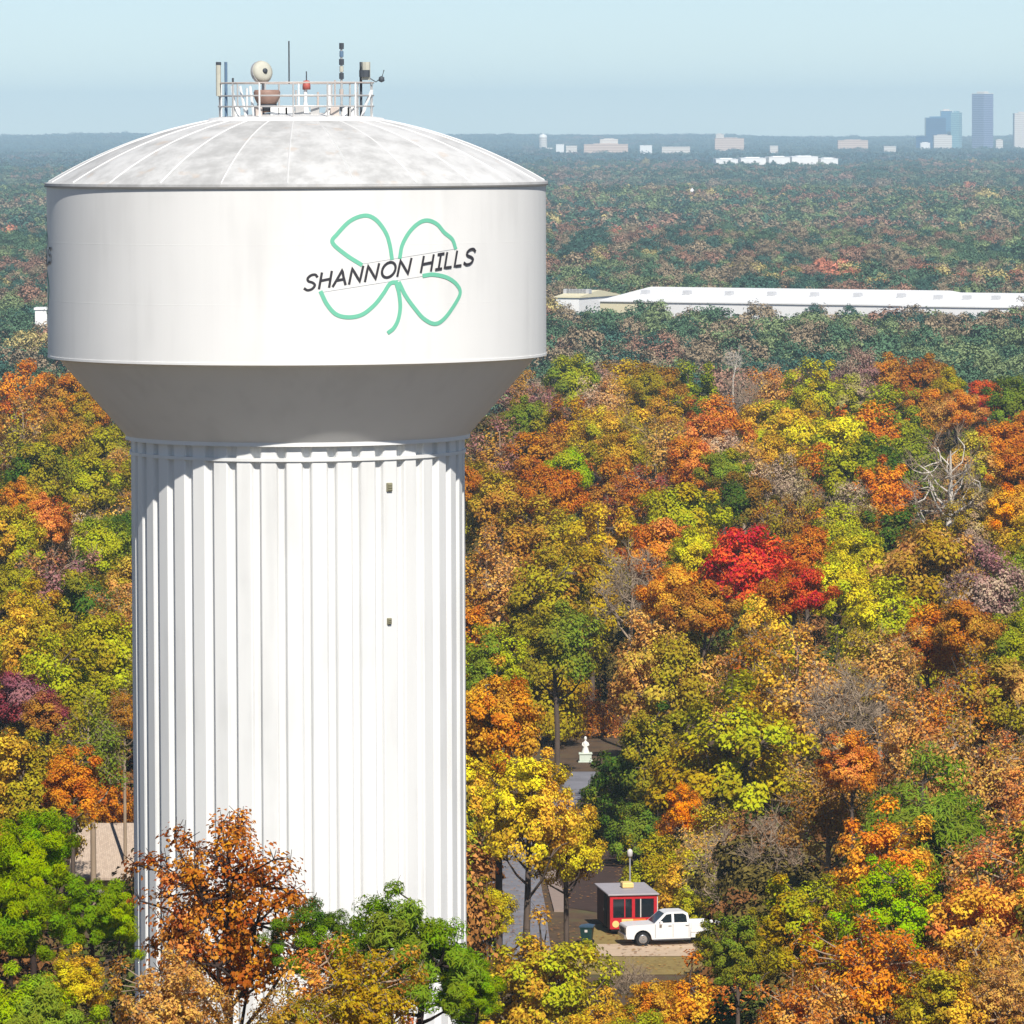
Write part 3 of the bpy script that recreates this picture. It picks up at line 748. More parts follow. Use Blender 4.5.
# names a viewer can find, used to say where a tree stands
MARKS = [('the white tank', 560, 300), ('the scarlet maple', 748, 560), ('the white-trunked tree', 945, 470), ('the red kiosk', 626, 910), ('the white pickup', 665, 930),
         ('the big dense pine', 922, 790), ('the white statue', 585, 748), ('the grey road', 515, 880), ('the tan roof', 108, 850), ('the maroon tree', 30, 700), ('the red-leaved oak', 224, 880),
         ('the spreading pine', 406, 940), ('the red crest tree', 985, 395), ('the fluted column', 490, 560), ('the left edge', 0, 560), ('the right edge', 1024, 640),
         ('the white snag', 734, 348), ('the purple-grey tree', 990, 575), ('the big olive-gold oak', 738, 750), ('the bright green tree', 892, 890), ('the crest, left end', 30, 370)]
SHAPE = {'round': 'round-crowned', 'nearround': 'leafy', 'biground': 'broad', 'tall': 'tall narrow', 'thin': 'thin-leaved', 'nearthin': 'sparse', 'bare': 'leafless', 'ghost': 'white-barked bare', 'pine': 'dense', 'nearpine': 'tufted'}
SPECIAL = {(748, 523): ('maple_tree', 'large scarlet maple glowing among the orange and olive crowns'), (222, 809): ('oak_tree', 'open red-leaved oak standing right in front of the white column'),
           (406, 879): ('pine_tree', 'spreading green pine with bare lower stem in front of the white column'), (945, 424): ('bare_tree', 'leafless tree with bright white trunk and forking limbs'),
           (924, 742): ('pine_tree', 'broad dense dark green pine on the right above an orange oak'), (733, 345): ('bare_tree', 'small white twin-forked dead snag above the crest of the orange wood'),
           (985, 379): ('maple_tree', 'small red maple on the crest near the right edge'), (738, 676): ('oak_tree', 'biggest olive-gold oak, behind the white pickup'),
           (892, 852): ('leafy_tree', 'bright lime green tree just below the dense pine'), (32, 808): ('pine_tree', 'tall light green pine at the left beside the tan roof'),
           (20, 668): ('maple_tree', 'dark maroon tree at the left edge above the light green pine'), (990, 540): ('leafy_tree', 'purple-grey thin tree by the right edge'),
           (526, 744): ('oak_tree', 'golden oak overhanging the grey road beside the column'), (820, 440): ('leafy_tree', 'tall bright orange tree with pale trunk right of centre')}
def look(t):
    if t['kind'] in ('bare', 'ghost', 'snag'): return 'leafless %s tree' % ('grey' if t['a'] == 'grey' else 'tan')
    ca, cb = C[t['a']][1], C[t['b']][1]
    cc = ca if ca == cb else ca + ' and ' + cb
    return '%s %s %s' % (SHAPE.get(t['kind'], 'leafy'), cc, 'pine' if 'pine' in t['kind'] else 'tree')
def where(t):
    cx, cy = t['px'], t['py'] + .35 * t['w']
    m_ = min((m for m in MARKS if math.hypot(m[1] - cx, m[2] - cy) > 22), key=lambda m: math.hypot(m[1] - cx, (m[2] - cy) * 1.2))
    dx, dy = cx - m_[1], cy - m_[2]
    if abs(dx) > 1.3 * abs(dy): r = 'right of' if dx > 0 else 'left of'
    elif abs(dy) > 1.3 * abs(dx): r = 'below' if dy > 0 else 'above'
    else: r = ('below' if dy > 0 else 'above') + ' and ' + ('right of' if dx > 0 else 'left of')
    return r + ' ' + m_[0], math.hypot(dx, dy)
groups = {}
for t in trees:
    sp = SPECIAL.get((int(t['px']), int(t['py']))) if t['hand'] else None
    if sp: t['name'], t['label'] = sp; continue
    l = look(t); w_, dist = where(t); t['name'] = 'bare_tree' if t['kind'] in ('bare', 'ghost', 'snag') else 'pine_tree' if 'pine' in t['kind'] else 'oak_tree' if t['a'] in ('olive', 'ob', 'gold') else 'leafy_tree'
    groups.setdefault((l, w_), []).append((dist, t))
ORD = ['nearest', 'second nearest', 'third nearest', 'fourth nearest', 'fifth nearest', 'sixth nearest', 'seventh nearest']
for (l, w_), L in groups.items():
    L.sort(key=lambda q: q[0])
    for k, (dist, t) in enumerate(L):
        t['label'] = '%s %s' % (l, w_) + ('' if len(L) == 1 else ', ' + ORD[min(k, 6)])

TREE_XY = []
def plant(t):
    w, px, py = t['w'], t['px'], t['py']
    Y = t['d']
    if Y is None:
        zt = 13 + random.uniform(-1.3, 1.3) + (.8 if t['hand'] else -.3)
        p = ray(px, py); Y = (zt - EYE.z) * p.y / p.z
    P = pt(px, py, Y); t['Y'] = Y
    g = float(gz(P.x, P.y)); wm = w * (P - EYE).dot(fw) / F * 1.17
    TREE_XY.append((P.x, P.y, wm))
    ob = empty(t['name'], (P.x, P.y, g), random.uniform(0, 6.28) if not t['kind'] in ('redoak',) else 0, t['label'], 'tree', 'trees of the near autumn wood')
    cm, tm = random.choice(PROTO[t['kind']])
    hh = P.z - g
    zsc = random.uniform(.94, 1.1)
    for nm, me in (('trunk', tm), ('crown', cm)):
        c = bpy.data.objects.new(nm, me); COL.objects.link(c); c.parent = ob
        c.location = (0, 0, hh); c.scale = (wm, wm, wm * zsc)
        if nm == 'crown':
            v = random.uniform(.88, 1.12); ca, cb = C[t['a']][0], C[t['b']][0]
            c.color = (ca[0] * v, ca[1] * v, ca[2] * v, 1); c['tint_b'] = [cb[0] * v, cb[1] * v, cb[2] * v]
for t in trees: plant(t)

# ---------------------------------------------------------------- stuff: far-off wood and undergrowth, scattered as instances
def scatter(name, pts, scl, protos, kind_label):
    me = bpy.data.meshes.new(name); me.from_pydata([tuple(p) for p in pts], [], [])
    a = me.attributes.new('size', 'FLOAT_VECTOR', 'POINT'); a.data.foreach_set('vector', np.asarray(scl, np.float32).ravel())
    a = me.attributes.new('turn', 'FLOAT', 'POINT'); a.data.foreach_set('value', rng.uniform(0, 6.28, len(pts)).astype(np.float32))
    a = me.attributes.new('pick', 'INT', 'POINT'); a.data.foreach_set('value', rng.integers(0, len(protos), len(pts)).astype(np.int32))
    o = bpy.data.objects.new(name, me); COL.objects.link(o); o['kind'] = 'stuff'
    lib = bpy.data.collections.new(name + '_kinds')
    for k, pm in enumerate(protos):
        lib.objects.link(bpy.data.objects.new('%s_kind' % name, pm))
    ng = bpy.data.node_groups.new(name, 'GeometryNodeTree')
    ng.interface.new_socket('Geometry', in_out='INPUT', socket_type='NodeSocketGeometry'); ng.interface.new_socket('Geometry', in_out='OUTPUT', socket_type='NodeSocketGeometry')
    n = ng.nodes; l = ng.links
    gi = n.new('NodeGroupInput'); go = n.new('NodeGroupOutput'); ip = n.new('GeometryNodeInstanceOnPoints'); ci = n.new('GeometryNodeCollectionInfo')
    ci.inputs['Collection'].default_value = lib; ci.inputs['Separate Children'].default_value = True
    def named(nm, dt):
        q = n.new('GeometryNodeInputNamedAttribute'); q.data_type = dt; q.inputs['Name'].default_value = nm; return q.outputs['Attribute']
    cx = n.new('ShaderNodeCombineXYZ'); l.new(named('turn', 'FLOAT'), cx.inputs['Z'])
    l.new(gi.outputs[0], ip.inputs['Points']); l.new(ci.outputs[0], ip.inputs['Instance']); ip.inputs['Pick Instance'].default_value = True
    l.new(named('pick', 'INT'), ip.inputs['Instance Index']); l.new(cx.outputs[0], ip.inputs['Rotation']); l.new(named('size', 'FLOAT_VECTOR'), ip.inputs['Scale'])
    l.new(ip.outputs[0], go.inputs[0])
    md = o.modifiers.new('scatter', 'NODES'); md.node_group = ng
    return o

def blob_protos(mt, seeds, nclump, nleaf, leaf, cr, hz_):
    out = []
    for s in seeds:
        cr_, tr_, tw_ = make_tree(seed=s, hz_=hz_, nclump=nclump, nleaf=nleaf, leaf=leaf, cr=cr, lobes=.25, twigs=0)
        v, f, a_, b_ = cr_; out.append(np_mesh('far_crown', v, f, mt, {'var': a_, 'mixb': b_}))
    return out
g_ = lambda *c: srgb(*c)
FAR = far_leaf_material('hazed_far_leaf', [(0, g_(62, 96, 84)), (.20, g_(84, 114, 84)), (.34, g_(128, 144, 98)), (.43, g_(152, 134, 108)), (.52, g_(66, 100, 86)), (.60, g_(158, 120, 100)), (.67, g_(88, 118, 90)), (.76, g_(186, 170, 110)), (.84, g_(204, 132, 104)), (.92, g_(206, 104, 112))], .006)  # leaf colours lightened and greyed in place of some haze
BRUSH = far_leaf_material('brush_leaf', [(0, g_(110, 84, 56)), (.3, g_(104, 92, 46)), (.5, g_(128, 88, 52)), (.65, g_(84, 92, 40)), (.8, g_(140, 104, 70))], .05)

def frustum_points(y0, y1, step, margin=1.45, jit=.42, extra=0):
    P = []
    y = y0
    while y < y1:
        half = .0853 * y * margin + extra; n = max(2, int(2 * half / step))
        x = (np.arange(n) + .5) / n * 2 * half - half + rng.uniform(-jit, jit, n) * step
        yy = y + rng.uniform(-jit, jit, n) * step
        P.append(np.stack([x, yy], 1)); y += step
    return np.concatenate(P)
# clearings where buildings stand
def clear(P, rects):
    k = np.ones(len(P), bool)
    for x0, x1, y0, y1 in rects: k &= ~((P[:, 0] > x0) & (P[:, 0] < x1) & (P[:, 1] > y0) & (P[:, 1] < y1))
    return P[k]
WH = [(12, 260, 1662, 1840), (-150, -120, 1590, 1640)]
def far_wood(name, y0, y1, step, wmean, hmean, protos, rects=(), extra=0):
    P = clear(frustum_points(y0, y1, step, extra=extra), rects)
    n = len(P); w = wmean * rng.lognormal(0, .18, n); h = hmean * rng.lognormal(0, .14, n)
    z = gz(P[:, 0], P[:, 1]) + h
    return np.c_[P, z], np.c_[w, w, w * rng.uniform(.85, 1.25, n)]
pa = blob_protos(FAR, [201, 202, 203, 204, 205], 60, 48, .05, .12, 1.0)
pb = blob_protos(FAR, [211, 212, 213], 36, 24, .085, .14, .8)
P1, S1 = far_wood('a', 1180, 3000, 9.4, 12.5, 13, pa, WH, 30)
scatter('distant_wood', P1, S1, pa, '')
P2, S2 = far_wood('b', 3000, 5200, 13, 18, 13, pb)
scatter('remote_wood', P2, S2, pb, '')
MID = far_leaf_material('hazed_mid_leaf', [(0, g_(56, 92, 88)), (.22, g_(74, 106, 92)), (.38, g_(112, 128, 104)), (.47, g_(138, 124, 108)), (.55, g_(58, 94, 88)), (.66, g_(148, 120, 108)), (.74, g_(80, 110, 94)), (.86, g_(168, 156, 116)), (.93, g_(184, 122, 112))], .004)  # bluer leaf colours, part of the distance haze painted in
pm_ = blob_protos(MID, [214, 215, 216], 36, 22, .085, .14, .8)
P2, S2 = far_wood('b', 5200, 8000, 14, 20, 13, pm_, [(250, 480, 7780, 8400)])
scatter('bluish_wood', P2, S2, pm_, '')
# farthest: one instance is a small grove
cr_ = [make_tree(seed=221 + k, hz_=.32, nclump=60, nleaf=10, leaf=.07, cr=.09, lobes=.3, twigs=0)[0] for k in range(3)]
FAR2 = far_leaf_material('hazed_horizon_leaf', [(0, g_(42, 78, 92)), (.25, g_(54, 90, 98)), (.45, g_(84, 104, 100)), (.55, g_(46, 82, 94)), (.72, g_(106, 100, 106)), (.8, g_(54, 88, 94)), (.92, g_(134, 110, 106))], .002)  # blue of the far haze mixed into the leaf colours
pc = [np_mesh('grove', c[0], c[1], FAR2, {'var': c[2], 'mixb': c[3]}) for c in cr_]
P3, S3 = far_wood('c', 8000, 19500, 30, 40, 13, pc, [(250, 480, 7950, 8400), (60, 340, 10850, 11150), (100, 260, 10650, 10950), (80, 560, 11250, 11520), (300, 760, 11900, 12200), (840, 1300, 12100, 13200)])
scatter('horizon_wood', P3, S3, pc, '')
print('FAR', len(P1), len(P2), len(P3))
# undergrowth under the near wood, kept off the road, the lot and the views onto them
U = frustum_points(215, 900, 5.2, 1.25, .45, 12)
k = np.ones(len(U), bool)
for q in range(len(U)):
    x, y = U[q]
    p = proj((x, y, float(gz(x, y)) + 5))
    if y < 490 and 470 < p[0] < 735: k[q] = False
    if y < 400 and 60 < p[0] < 150: k[q] = False
    if (x - TX) ** 2 + (y - TY) ** 2 < 60: k[q] = False
U = U[k]
hgt = rng.uniform(3.5, 7.0, len(U)); wu = rng.uniform(4.5, 7, len(U))
pu = blob_protos(BRUSH, [231, 232, 233], 40, 45, .06, .13, .9)
scatter('undergrowth', np.c_[U, gz(U[:, 0], U[:, 1]) + hgt], np.c_[wu, wu, wu], pu, '')

# the same wood goes on behind the tower and beyond both edges of the view
HILL = far_leaf_material('hill_leaf', [(0, g_(178, 112, 60)), (.18, g_(152, 138, 48)), (.34, g_(172, 118, 62)), (.48, g_(164, 164, 50)), (.58, g_(204, 136, 62)), (.68, g_(118, 132, 50)), (.78, g_(200, 156, 92)), (.9, g_(204, 164, 72))], .02)
B = frustum_points(245, 880, 6.4, 1.7, .4, 15)
k = np.zeros(len(B), bool)
for q in range(len(B)):
    p = proj((B[q][0], B[q][1], float(gz(*B[q])) + 8))
    k[q] = (165 < p[0] < 432 and p[1] > 380) or p[0] < -45 or p[0] > 1075 or (95 < p[0] < 500 and p[1] < 400)
    if p[0] < 230 and B[q][1] < 400 and p[0] > -60: k[q] = False
B = B[k]; wb = rng.uniform(6.5, 9.5, len(B))
ph_ = blob_protos(HILL, [241, 242, 243], 70, 70, .042, .115, 1.1)
scatter('wood_behind_tower', np.c_[B, gz(B[:, 0], B[:, 1]) + rng.uniform(11.5, 14.5, len(B))], np.c_[wb, wb, wb], ph_, '')

# ---------------------------------------------------------------- red kiosk, pickup, bin, lamp, statue
RED = mat('kiosk_red', srgb(196, 34, 44), .5, .1, 3); ROOFG = mat('roof_grey', srgb(168, 162, 166), .6, .15, 2)
GLASS = mat('dark_glass', srgb(30, 38, 44), .12, .1, 2, spec=.8); BLK = mat('black_rubber', srgb(26, 26, 28), .8, .1, 5)
BRN = mat('kiosk_brown', srgb(92, 62, 58), .8, .2, 3); ORG = mat('panel_orange', srgb(240, 130, 50), .5, .1, 3); YEL = mat('panel_yellow', srgb(238, 206, 130), .5, .1, 3)
TRIMW = mat('trim_white', srgb(214, 208, 204), .5, .08, 3)
kx, ky = gp(633.5, 935)
kz = float(gz(kx, ky))
ki = empty('food_kiosk', (kx, ky, kz), math.radians(8), 'red and orange kiosk with grey flat roof and two dark windows', 'kiosk')
MB().box(-1.36, 1.36, .03, 5.0, .32, 2.3, .03).build('body', BRN, ki)
fm = MB()
fm.box(-1.38, 1.38, -.02, .03, .95, 1.02).box(-1.38, 1.38, -.02, .03, 2.12, 2.3)
for x in (-1.38, -.09, 1.2): fm.box(x, x + .18, -.02, .03, 1.02, 2.12)
fm.build('front_frame', RED, ki)
for x0, x1 in ((-1.20, -.09), (.09, 1.20)):
    w_ = MB().box(x0 + .004, x1 - .004, -.0, .012, 1.024, 2.116).build('window', GLASS, ki)
    xm = x0 + (x1 - x0) * (.62 if x0 < 0 else .3)
    MB().box(xm - .03, xm + .03, -.03, -.003, 1.03, 2.11).build('window_mullion', TRIMW if x0 > 0 else RED, w_)
for x0, x1, m_ in ((-1.38, -.70, RED), (-.695, -.02, YEL), (-.015, .72, ORG), (.725, 1.38, RED)):
    MB().box(x0, x1, -.025, .028, .36, .945, .01).build('counter_panel', m_, ki)
def disc(x, z, r, m_, par):
    MB().tube([(x, -.026, z), (x, -.045, z)], r, 18).build('panel_disc', m_, par)
disc(-1.05, .66, .2, YEL, ki); disc(.36, .64, .2, mat('panel_red2', srgb(206, 60, 40), .5), ki); disc(1.05, .68, .2, ORG, ki); disc(-.36, .66, .18, mat('panel_pink', srgb(226, 110, 100), .5), ki)
MB().box(-1.5, 1.5, -.12, 5.15, 2.305, 2.42, .03).build('roof', ROOFG, ki)
MB().box(-.25, .4, 2.4, 3.3, 2.425, 2.75, .05).build('roof_unit', YEL, ki)
MB().box(1.39, 1.44, .0, .12, .2, 2.3).build('corner_post', TRIMW, ki)
dr = MB().box(-1.40, -1.365, 1.2, 2.2, .4, 2.2).build('door', BLK, ki); MB().box(-1.44, -1.405, 2.05, 2.1, 1.2, 1.35).build('handle', TRIMW, dr)
for x in (-1.1, 1.1):
    for y in (1.7, 3.4): 
        w_ = MB().tube([(x - .1, y, .3), (x + .1, y, .3)], .3, 20).build('wheel', BLK, ki); MB().tube([(x - .11, y, .3), (x + .11, y, .3)], .15, 14).build('rim', TRIMW, w_)
MB().box(-1.3, 1.3, .06, 4.9, .24, .318).build('chassis', BLK, ki)

# pickup, nose to the left and a little towards us
TRW = mat('truck_white', (.80, .80, .80), .3, .03, 2, spec=.5); CHR = mat('bright_trim', srgb(190, 192, 196), .25, .05, 3, metal=.8); GREYP = mat('grey_plastic', srgb(74, 74, 78), .6, .1, 3)
ax_, ay_ = gp(643, 947)
tr = empty('pickup_truck', (ax_, ay_, float(gz(ax_, ay_)) + .05), math.radians(11), 'white crew-cab pickup parked in front of the red kiosk', 'pickup truck')
# local x: 0 at front axle, rear axle at 3.65; near side at y=0, far side y=1.9
def arc(cx, r, a0, a1, n=9): return [(cx + r * math.cos(t), .40 + r * math.sin(t)) for t in np.linspace(a0, a1, n)]
body = [(-.92, .42), (-.98, .60), (-.98, 1.06), (-.93, 1.15), (-.62, 1.20), (.62, 1.235), (.72, 1.24), (2.78, 1.26), (2.80, .38)] 
low = arc(0, .52, 0, PI)
poly = body + [(2.8, .38)][:0] + [(.55, .36)] + low[0:] + [(-.56, .40)]
MB().prism(poly, .02, 1.90).build('body', TRW, tr)
cabp = [(.66, 1.235), (1.32, 1.84), (1.55, 1.90), (2.45, 1.90), (2.66, 1.82), (2.78, 1.255)]
cm_ = MB(); n = len(cabp)
vs = [(x, .02 + (z - 1.24) * .24, z) for x, z in cabp] + [(x, 1.90 - (z - 1.24) * .24, z) for x, z in cabp]
cm_.add(vs, [tuple(range(n)), tuple(reversed(range(n, 2 * n)))] + [((i + 1) % n, i, n + i, n + (i + 1) % n) for i in range(n)]); cm_.build('cab', TRW, tr)
def sidewin(P, side):
    mb = MB(); n = len(P)
    f = (lambda z: .02 + (z - 1.24) * .24 - .006) if side == 0 else (lambda z: 1.90 - (z - 1.24) * .24 + .006)
    g = (lambda z: f(z) + .012) if side == 0 else (lambda z: f(z) - .012)
    vs = [(x, f(z), z) for x, z in P] + [(x, g(z), z) for x, z in P]
    mb.add(vs, [tuple(range(n)), tuple(reversed(range(n, 2 * n)))] + [((i + 1) % n, i, n + i, n + (i + 1) % n) for i in range(n)])
    return mb.build('side_window', GLASS, tr)
for sd_ in (0, 1):
    sidewin([(.92, 1.30), (1.40, 1.76), (1.70, 1.80), (1.70, 1.31)], sd_); sidewin([(1.84, 1.31), (1.84, 1.80), (2.38, 1.80), (2.56, 1.70), (2.60, 1.31)], sd_)
ws = MB(); a_, b_ = (.70, 1.275), (1.29, 1.815)
def wsq(x, z, o): return [(x - .02 * o, .14 + (z - 1.24) * .2, z + .02 * o), (x - .02 * o, 1.78 - (z - 1.24) * .2, z + .02 * o)]
q = wsq(*a_, .4) + wsq(*b_, .4); ws.add([q[0], q[1], q[3], q[2]], [(0, 1, 2, 3)]); ws.build('windscreen', GLASS, tr)
bd = MB().box(2.83, 4.72, .06, 1.86, .62, .70).box(2.83, 4.72, .03, .12, .705, 1.24, .01).box(2.83, 4.72, 1.80, 1.89, .705, 1.24, .01).box(4.63, 4.72, .125, 1.795, .705, 1.24, .01).box(2.83, 3.10, .03, .12, .42, .615).box(4.22, 4.72, .03, .12, .45, .615).box(2.83, 3.10, 1.80, 1.89, .42, .615).box(4.22, 4.72, 1.80, 1.89, .45, .615)
bd.build('cargo_bed', TRW, tr)
for x in (0, 3.65):
    for y0, y1 in ((-.02, .24), (1.68, 1.94)):
        w_ = MB().tube([(x, y0, .40), (x, y1, .40)], .40, 26).build('wheel', BLK, tr)
        s_ = y0 - .008 if y0 < 1 else y1 + .008
        MB().lathe([(.25, 0), (.22, .02), (.07, .005), (.0, .015)], 20).build('rim', CHR, w_)
        rm = w_.children[0]; rm.location = (x, s_, .40); rm.rotation_euler = (PI / 2, 0, 0) if y0 < 1 else (-PI / 2, 0, 0)
MB().prism(arc(0, .515, .05, PI - .05) + [(-.5, .4)], .25, 1.66).build('wheel_well', BLK, tr)
MB().box(-1.08, -.93, .06, 1.86, .42, .66, .03).build('front_bumper', CHR, tr)
MB().box(-1.0, -.975, .42, 1.50, .70, 1.0).build('grille', GREYP, tr)
for y in (.05, 1.53): MB().box(-1.005, -.90, y, y + .34, .80, 1.03, .02).build('headlight', CHR, tr)
for y, s_ in ((-.02, -1), (1.94, 1)): MB().box(.98, 1.12, min(y, y + .2 * s_), max(y, y + .2 * s_), 1.22, 1.42, .03).build('wing_mirror', TRW, tr)
for x in (1.50, 2.50): MB().box(x, x + .18, -.005, .018, 1.10, 1.14).build('door_handle', CHR, tr)
for x in (.72, 1.76, 2.7): MB().box(x, x + .018, .012, .0195, .45, 1.24).build('door_seam', GREYP, tr)
MB().box(.6, 2.78, -.06, .015, .30, .36, .01).build('running_board', GREYP, tr)

# wheelie bin
bx_, by_ = gp(587, 944)
bn = empty('wheelie_bin', (bx_, by_, float(gz(bx_, by_))), math.radians(-10), 'dark green wheeled bin standing left of the red kiosk', 'bin')
BINM = mat('bin_green', srgb(24, 58, 56), .5, .15, 4)
vs = []
for z, a_ in ((.08, .27), (1.0, .36)): vs += [(-a_, -a_, z), (a_, -a_, z), (a_, a_, z), (-a_, a_, z)]
mb = MB(); mb.add(vs, [(3, 2, 1, 0), (4, 5, 6, 7)] + [(i, (i + 1) % 4, 4 + (i + 1) % 4, 4 + i) for i in range(4)]); mb.box(-.38, .38, -.38, .38, .95, 1.0)
mb.build('tub', BINM, bn)
lid = MB().prism([(-.40, 1.005), (-.40, 1.07), (.0, 1.14), (.42, 1.09), (.42, 1.005)], -.40, .40).build('lid', mat('bin_lid', srgb(60, 84, 104), .4, .1, 4), bn)
MB().tube([(.44, -.3, 1.02), (.44, .3, 1.02)], .025, 8).build('handle', BINM, bn)
for y in (-.34, .34): MB().tube([(.26, y - .04, .12), (.26, y + .04, .12)], .12, 16).build('wheel', BLK, bn)
MB().box(-.08, .08, -.352, -.340, .72, .86).build('label_plate', TRIMW, bn).rotation_euler = (math.radians(0), 0, 0)

# lamp post behind the kiosk
lx, ly = gp(630, 905)
lp = empty('lamp_post', (lx, ly, float(gz(lx, ly))), 0, 'slim grey lamp post with white lantern rising behind the kiosk', 'lamp post')
hgt_ = (905 - 850) / F * ly
MB().tube([(0, 0, 0), (0, 0, .25), (0, 0, .3), (0, 0, hgt_ - .4)], [.10, .10, .055, .045], 10).build('pole', mat('pole_grey', srgb(170, 170, 176), .4, .1, 4), lp)
MB().lathe([(.01, hgt_ + .12), (.12, hgt_ + .06), (.17, hgt_ - .05), (.16, hgt_ - .32), (.06, hgt_ - .42), (.045, hgt_ - .42)], 16).build('lantern', TRIMW, lp, True)

# white statue on a pedestal
sx_, sy_ = gp(585.5, 762)
st = empty('garden_statue', (sx_, sy_, float(gz(sx_, sy_))), 0, 'small white statue on a pale pedestal beside the road in the wood', 'statue')
STW = mat('statue_white', srgb(232, 230, 222), .7, .08, 4); PED = mat('pedestal', srgb(206, 216, 202), .8, .12, 3)
MB().box(-.55, .55, -.55, .55, 0, .12, .02).box(-.46, .46, -.46, .46, .122, .62, .03).box(-.52, .52, -.52, .52, .622, .72, .02).build('pedestal', PED, st)
fg = MB().lathe([(.30, .722), (.30, .78), (.24, .95), (.18, 1.25), (.21, 1.42), (.17, 1.55), (.07, 1.62), (.06, 1.68), (.11, 1.76), (.115, 1.86), (.07, 1.96), (.005, 2.0)], 20)
fg.tube([(.17, 0, 1.5), (.26, -.08, 1.32), (.14, -.2, 1.24)], [.06, .05, .04], 8).tube([(-.17, 0, 1.5), (-.24, -.08, 1.32), (-.12, -.2, 1.22)], [.06, .05, .04], 8)
fg.build('figure', STW, st, True)

# tan-roofed house at the left, mostly behind trees
rxl, ryl = pt(88, 823, 366).x, 366.0
ridge = pt(88, 823, 366).z; hg = float(gz(rxl, ryl))
ho = empty('tan_roof_house', (rxl, ryl, hg), 0, 'house with tan shingle roof between the green pine and the white column', 'house')
rz_ = ridge - hg; ev = 1.9
SH, nt, ns, lk, b = nodes('shingles')
tc = N(ns, 'ShaderNodeTexCoord'); bt = N(ns, 'ShaderNodeTexBrick'); bt.inputs['Scale'].default_value = 2.2; bt.inputs['Mortar Size'].default_value = .012
bt.inputs['Color1'].default_value = (*srgb(176, 156, 138), 1); bt.inputs['Color2'].default_value = (*srgb(194, 174, 154), 1); bt.inputs['Mortar'].default_value = (*srgb(140, 124, 112), 1)
mp = N(ns, 'ShaderNodeMapping'); lk.new(tc.outputs['Object'], mp.inputs['Vector']); lk.new(mp.outputs[0], bt.inputs['Vector'])
lk.new(bt.outputs['Color'], b.inputs['Base Color']); b.inputs['Roughness'].default_value = .9
rf = MB().prism([(0, 0)] * 0 + [(-6, ev - .1), (0, rz_ - .12), (6, ev - .1), (6, ev + .05), (0, rz_), (-6, ev + .05)], -.5, 12.5)
ro = rf.build('roof', SH, ho); ro.rotation_euler = (0, 0, -PI / 2); ro.location = (-.3, 0, 0)
wl_ = MB().box(-.1, 11.3, -5.4, 5.4, -.3, ev - .12)
wl_.build('wall', mat('house_wall', srgb(200, 190, 176), .8, .1, 2), ho)
MB().box(3, 4.2, -5.43, -5.405, .5, 1.5).build('window', GLASS, ho); MB().box(7, 8.2, -5.43, -5.405, .5, 1.5).build('window', GLASS, ho)

# ---------------------------------------------------------------- far buildings
def far_mat(name, col, stripe=None, period=4.0, rough=.5):
    if not stripe: return mat(name, col, rough, .06, .05)
    mt, nt, ns, lk, b = nodes(name)
    tc = N(ns, 'ShaderNodeTexCoord'); sx = N(ns, 'ShaderNodeSeparateXYZ'); lk.new(tc.outputs['Object'], sx.inputs[0])
    md = N(ns, 'ShaderNodeMath', operation='PINGPONG'); md.inputs[1].default_value = period; lk.new(sx.outputs['Z'], md.inputs[0])
    gt = N(ns, 'ShaderNodeMath', operation='GREATER_THAN'); gt.inputs[1].default_value = period * .45; lk.new(md.outputs[0], gt.inputs[0])
    mx = N(ns, 'ShaderNodeMix', data_type='RGBA'); mx.inputs['A'].default_value = (*col, 1); mx.inputs['B'].default_value = (*stripe, 1)
    lk.new(gt.outputs[0], mx.inputs['Factor']); lk.new(mx.outputs['Result'], b.inputs['Base Color']); b.inputs['Roughness'].default_value = rough
    return mt
def gon(px, Y): 
    x = pt(px, 140, Y).x; return x, float(gz(x, Y))
def block(name, px0, px1, ytop, Y, mt_, label, cat, rot=0, depth=None, roofm=None, group=None, inset=True):
    x0 = pt(px0, ytop, Y).x; x1 = pt(px1, ytop, Y).x; zt = pt((px0 + px1) / 2, ytop, Y).z
    w = x1 - x0
    if rot: w = w / (abs(math.cos(rot)) + abs(math.sin(rot)))
    d = depth or w
    xm = (x0 + x1) / 2; g = float(gz(xm, Y)) - 2
    e = empty(name, (xm, Y + d / 2, g), rot, label, cat, group)
    h = zt - g
    MB().box(-w / 2, w / 2, -d / 2, d / 2, 0, h).build('wall', mt_, e)
    t = max(.6, h * .012)
    MB().box(-w / 2 - .3, w / 2 + .3, -d / 2 - .3, d / 2 + .3, h + .02, h + t).build('roof', roofm or mt_, e)
    if inset: MB().box(-w * .28, w * .28, -d * .25, d * .25, h + t + .02, h + t + max(1, h * .03)).build('roof_plant', roofm or mt_, e)
    return e
BLUEG = far_mat('blue_glass', srgb(34, 84, 130), srgb(22, 62, 108), 2.0, .25); BLUE2 = far_mat('blue_glass_pale', srgb(76, 132, 168), srgb(58, 108, 150), 2.0, .25)
LIL = far_mat('lilac_stone', srgb(150, 152, 186), srgb(64, 88, 136), 2.0, .4); TEAL = far_mat('teal_glass', srgb(150, 190, 196), srgb(96, 150, 168), 2.0, .3)
WSTONE = far_mat('white_stone', srgb(232, 226, 218), srgb(206, 196, 188), 2.2); WPLAIN = far_mat('white_metal_sheet', srgb(246, 245, 243)); PINKS = far_mat('pink_stone', srgb(222, 198, 182), srgb(196, 170, 156), 2.2)
CREAMS = far_mat('cream_wall', srgb(232, 222, 186)); GREYS = far_mat('grey_roof_far', srgb(190, 190, 192))
D = 13000
block('office_tower', 972.5, 994, 94, D, LIL, 'tallest blue-grey skyscraper on the horizon at the right', 'skyscraper', math.radians(-43), roofm=WSTONE)
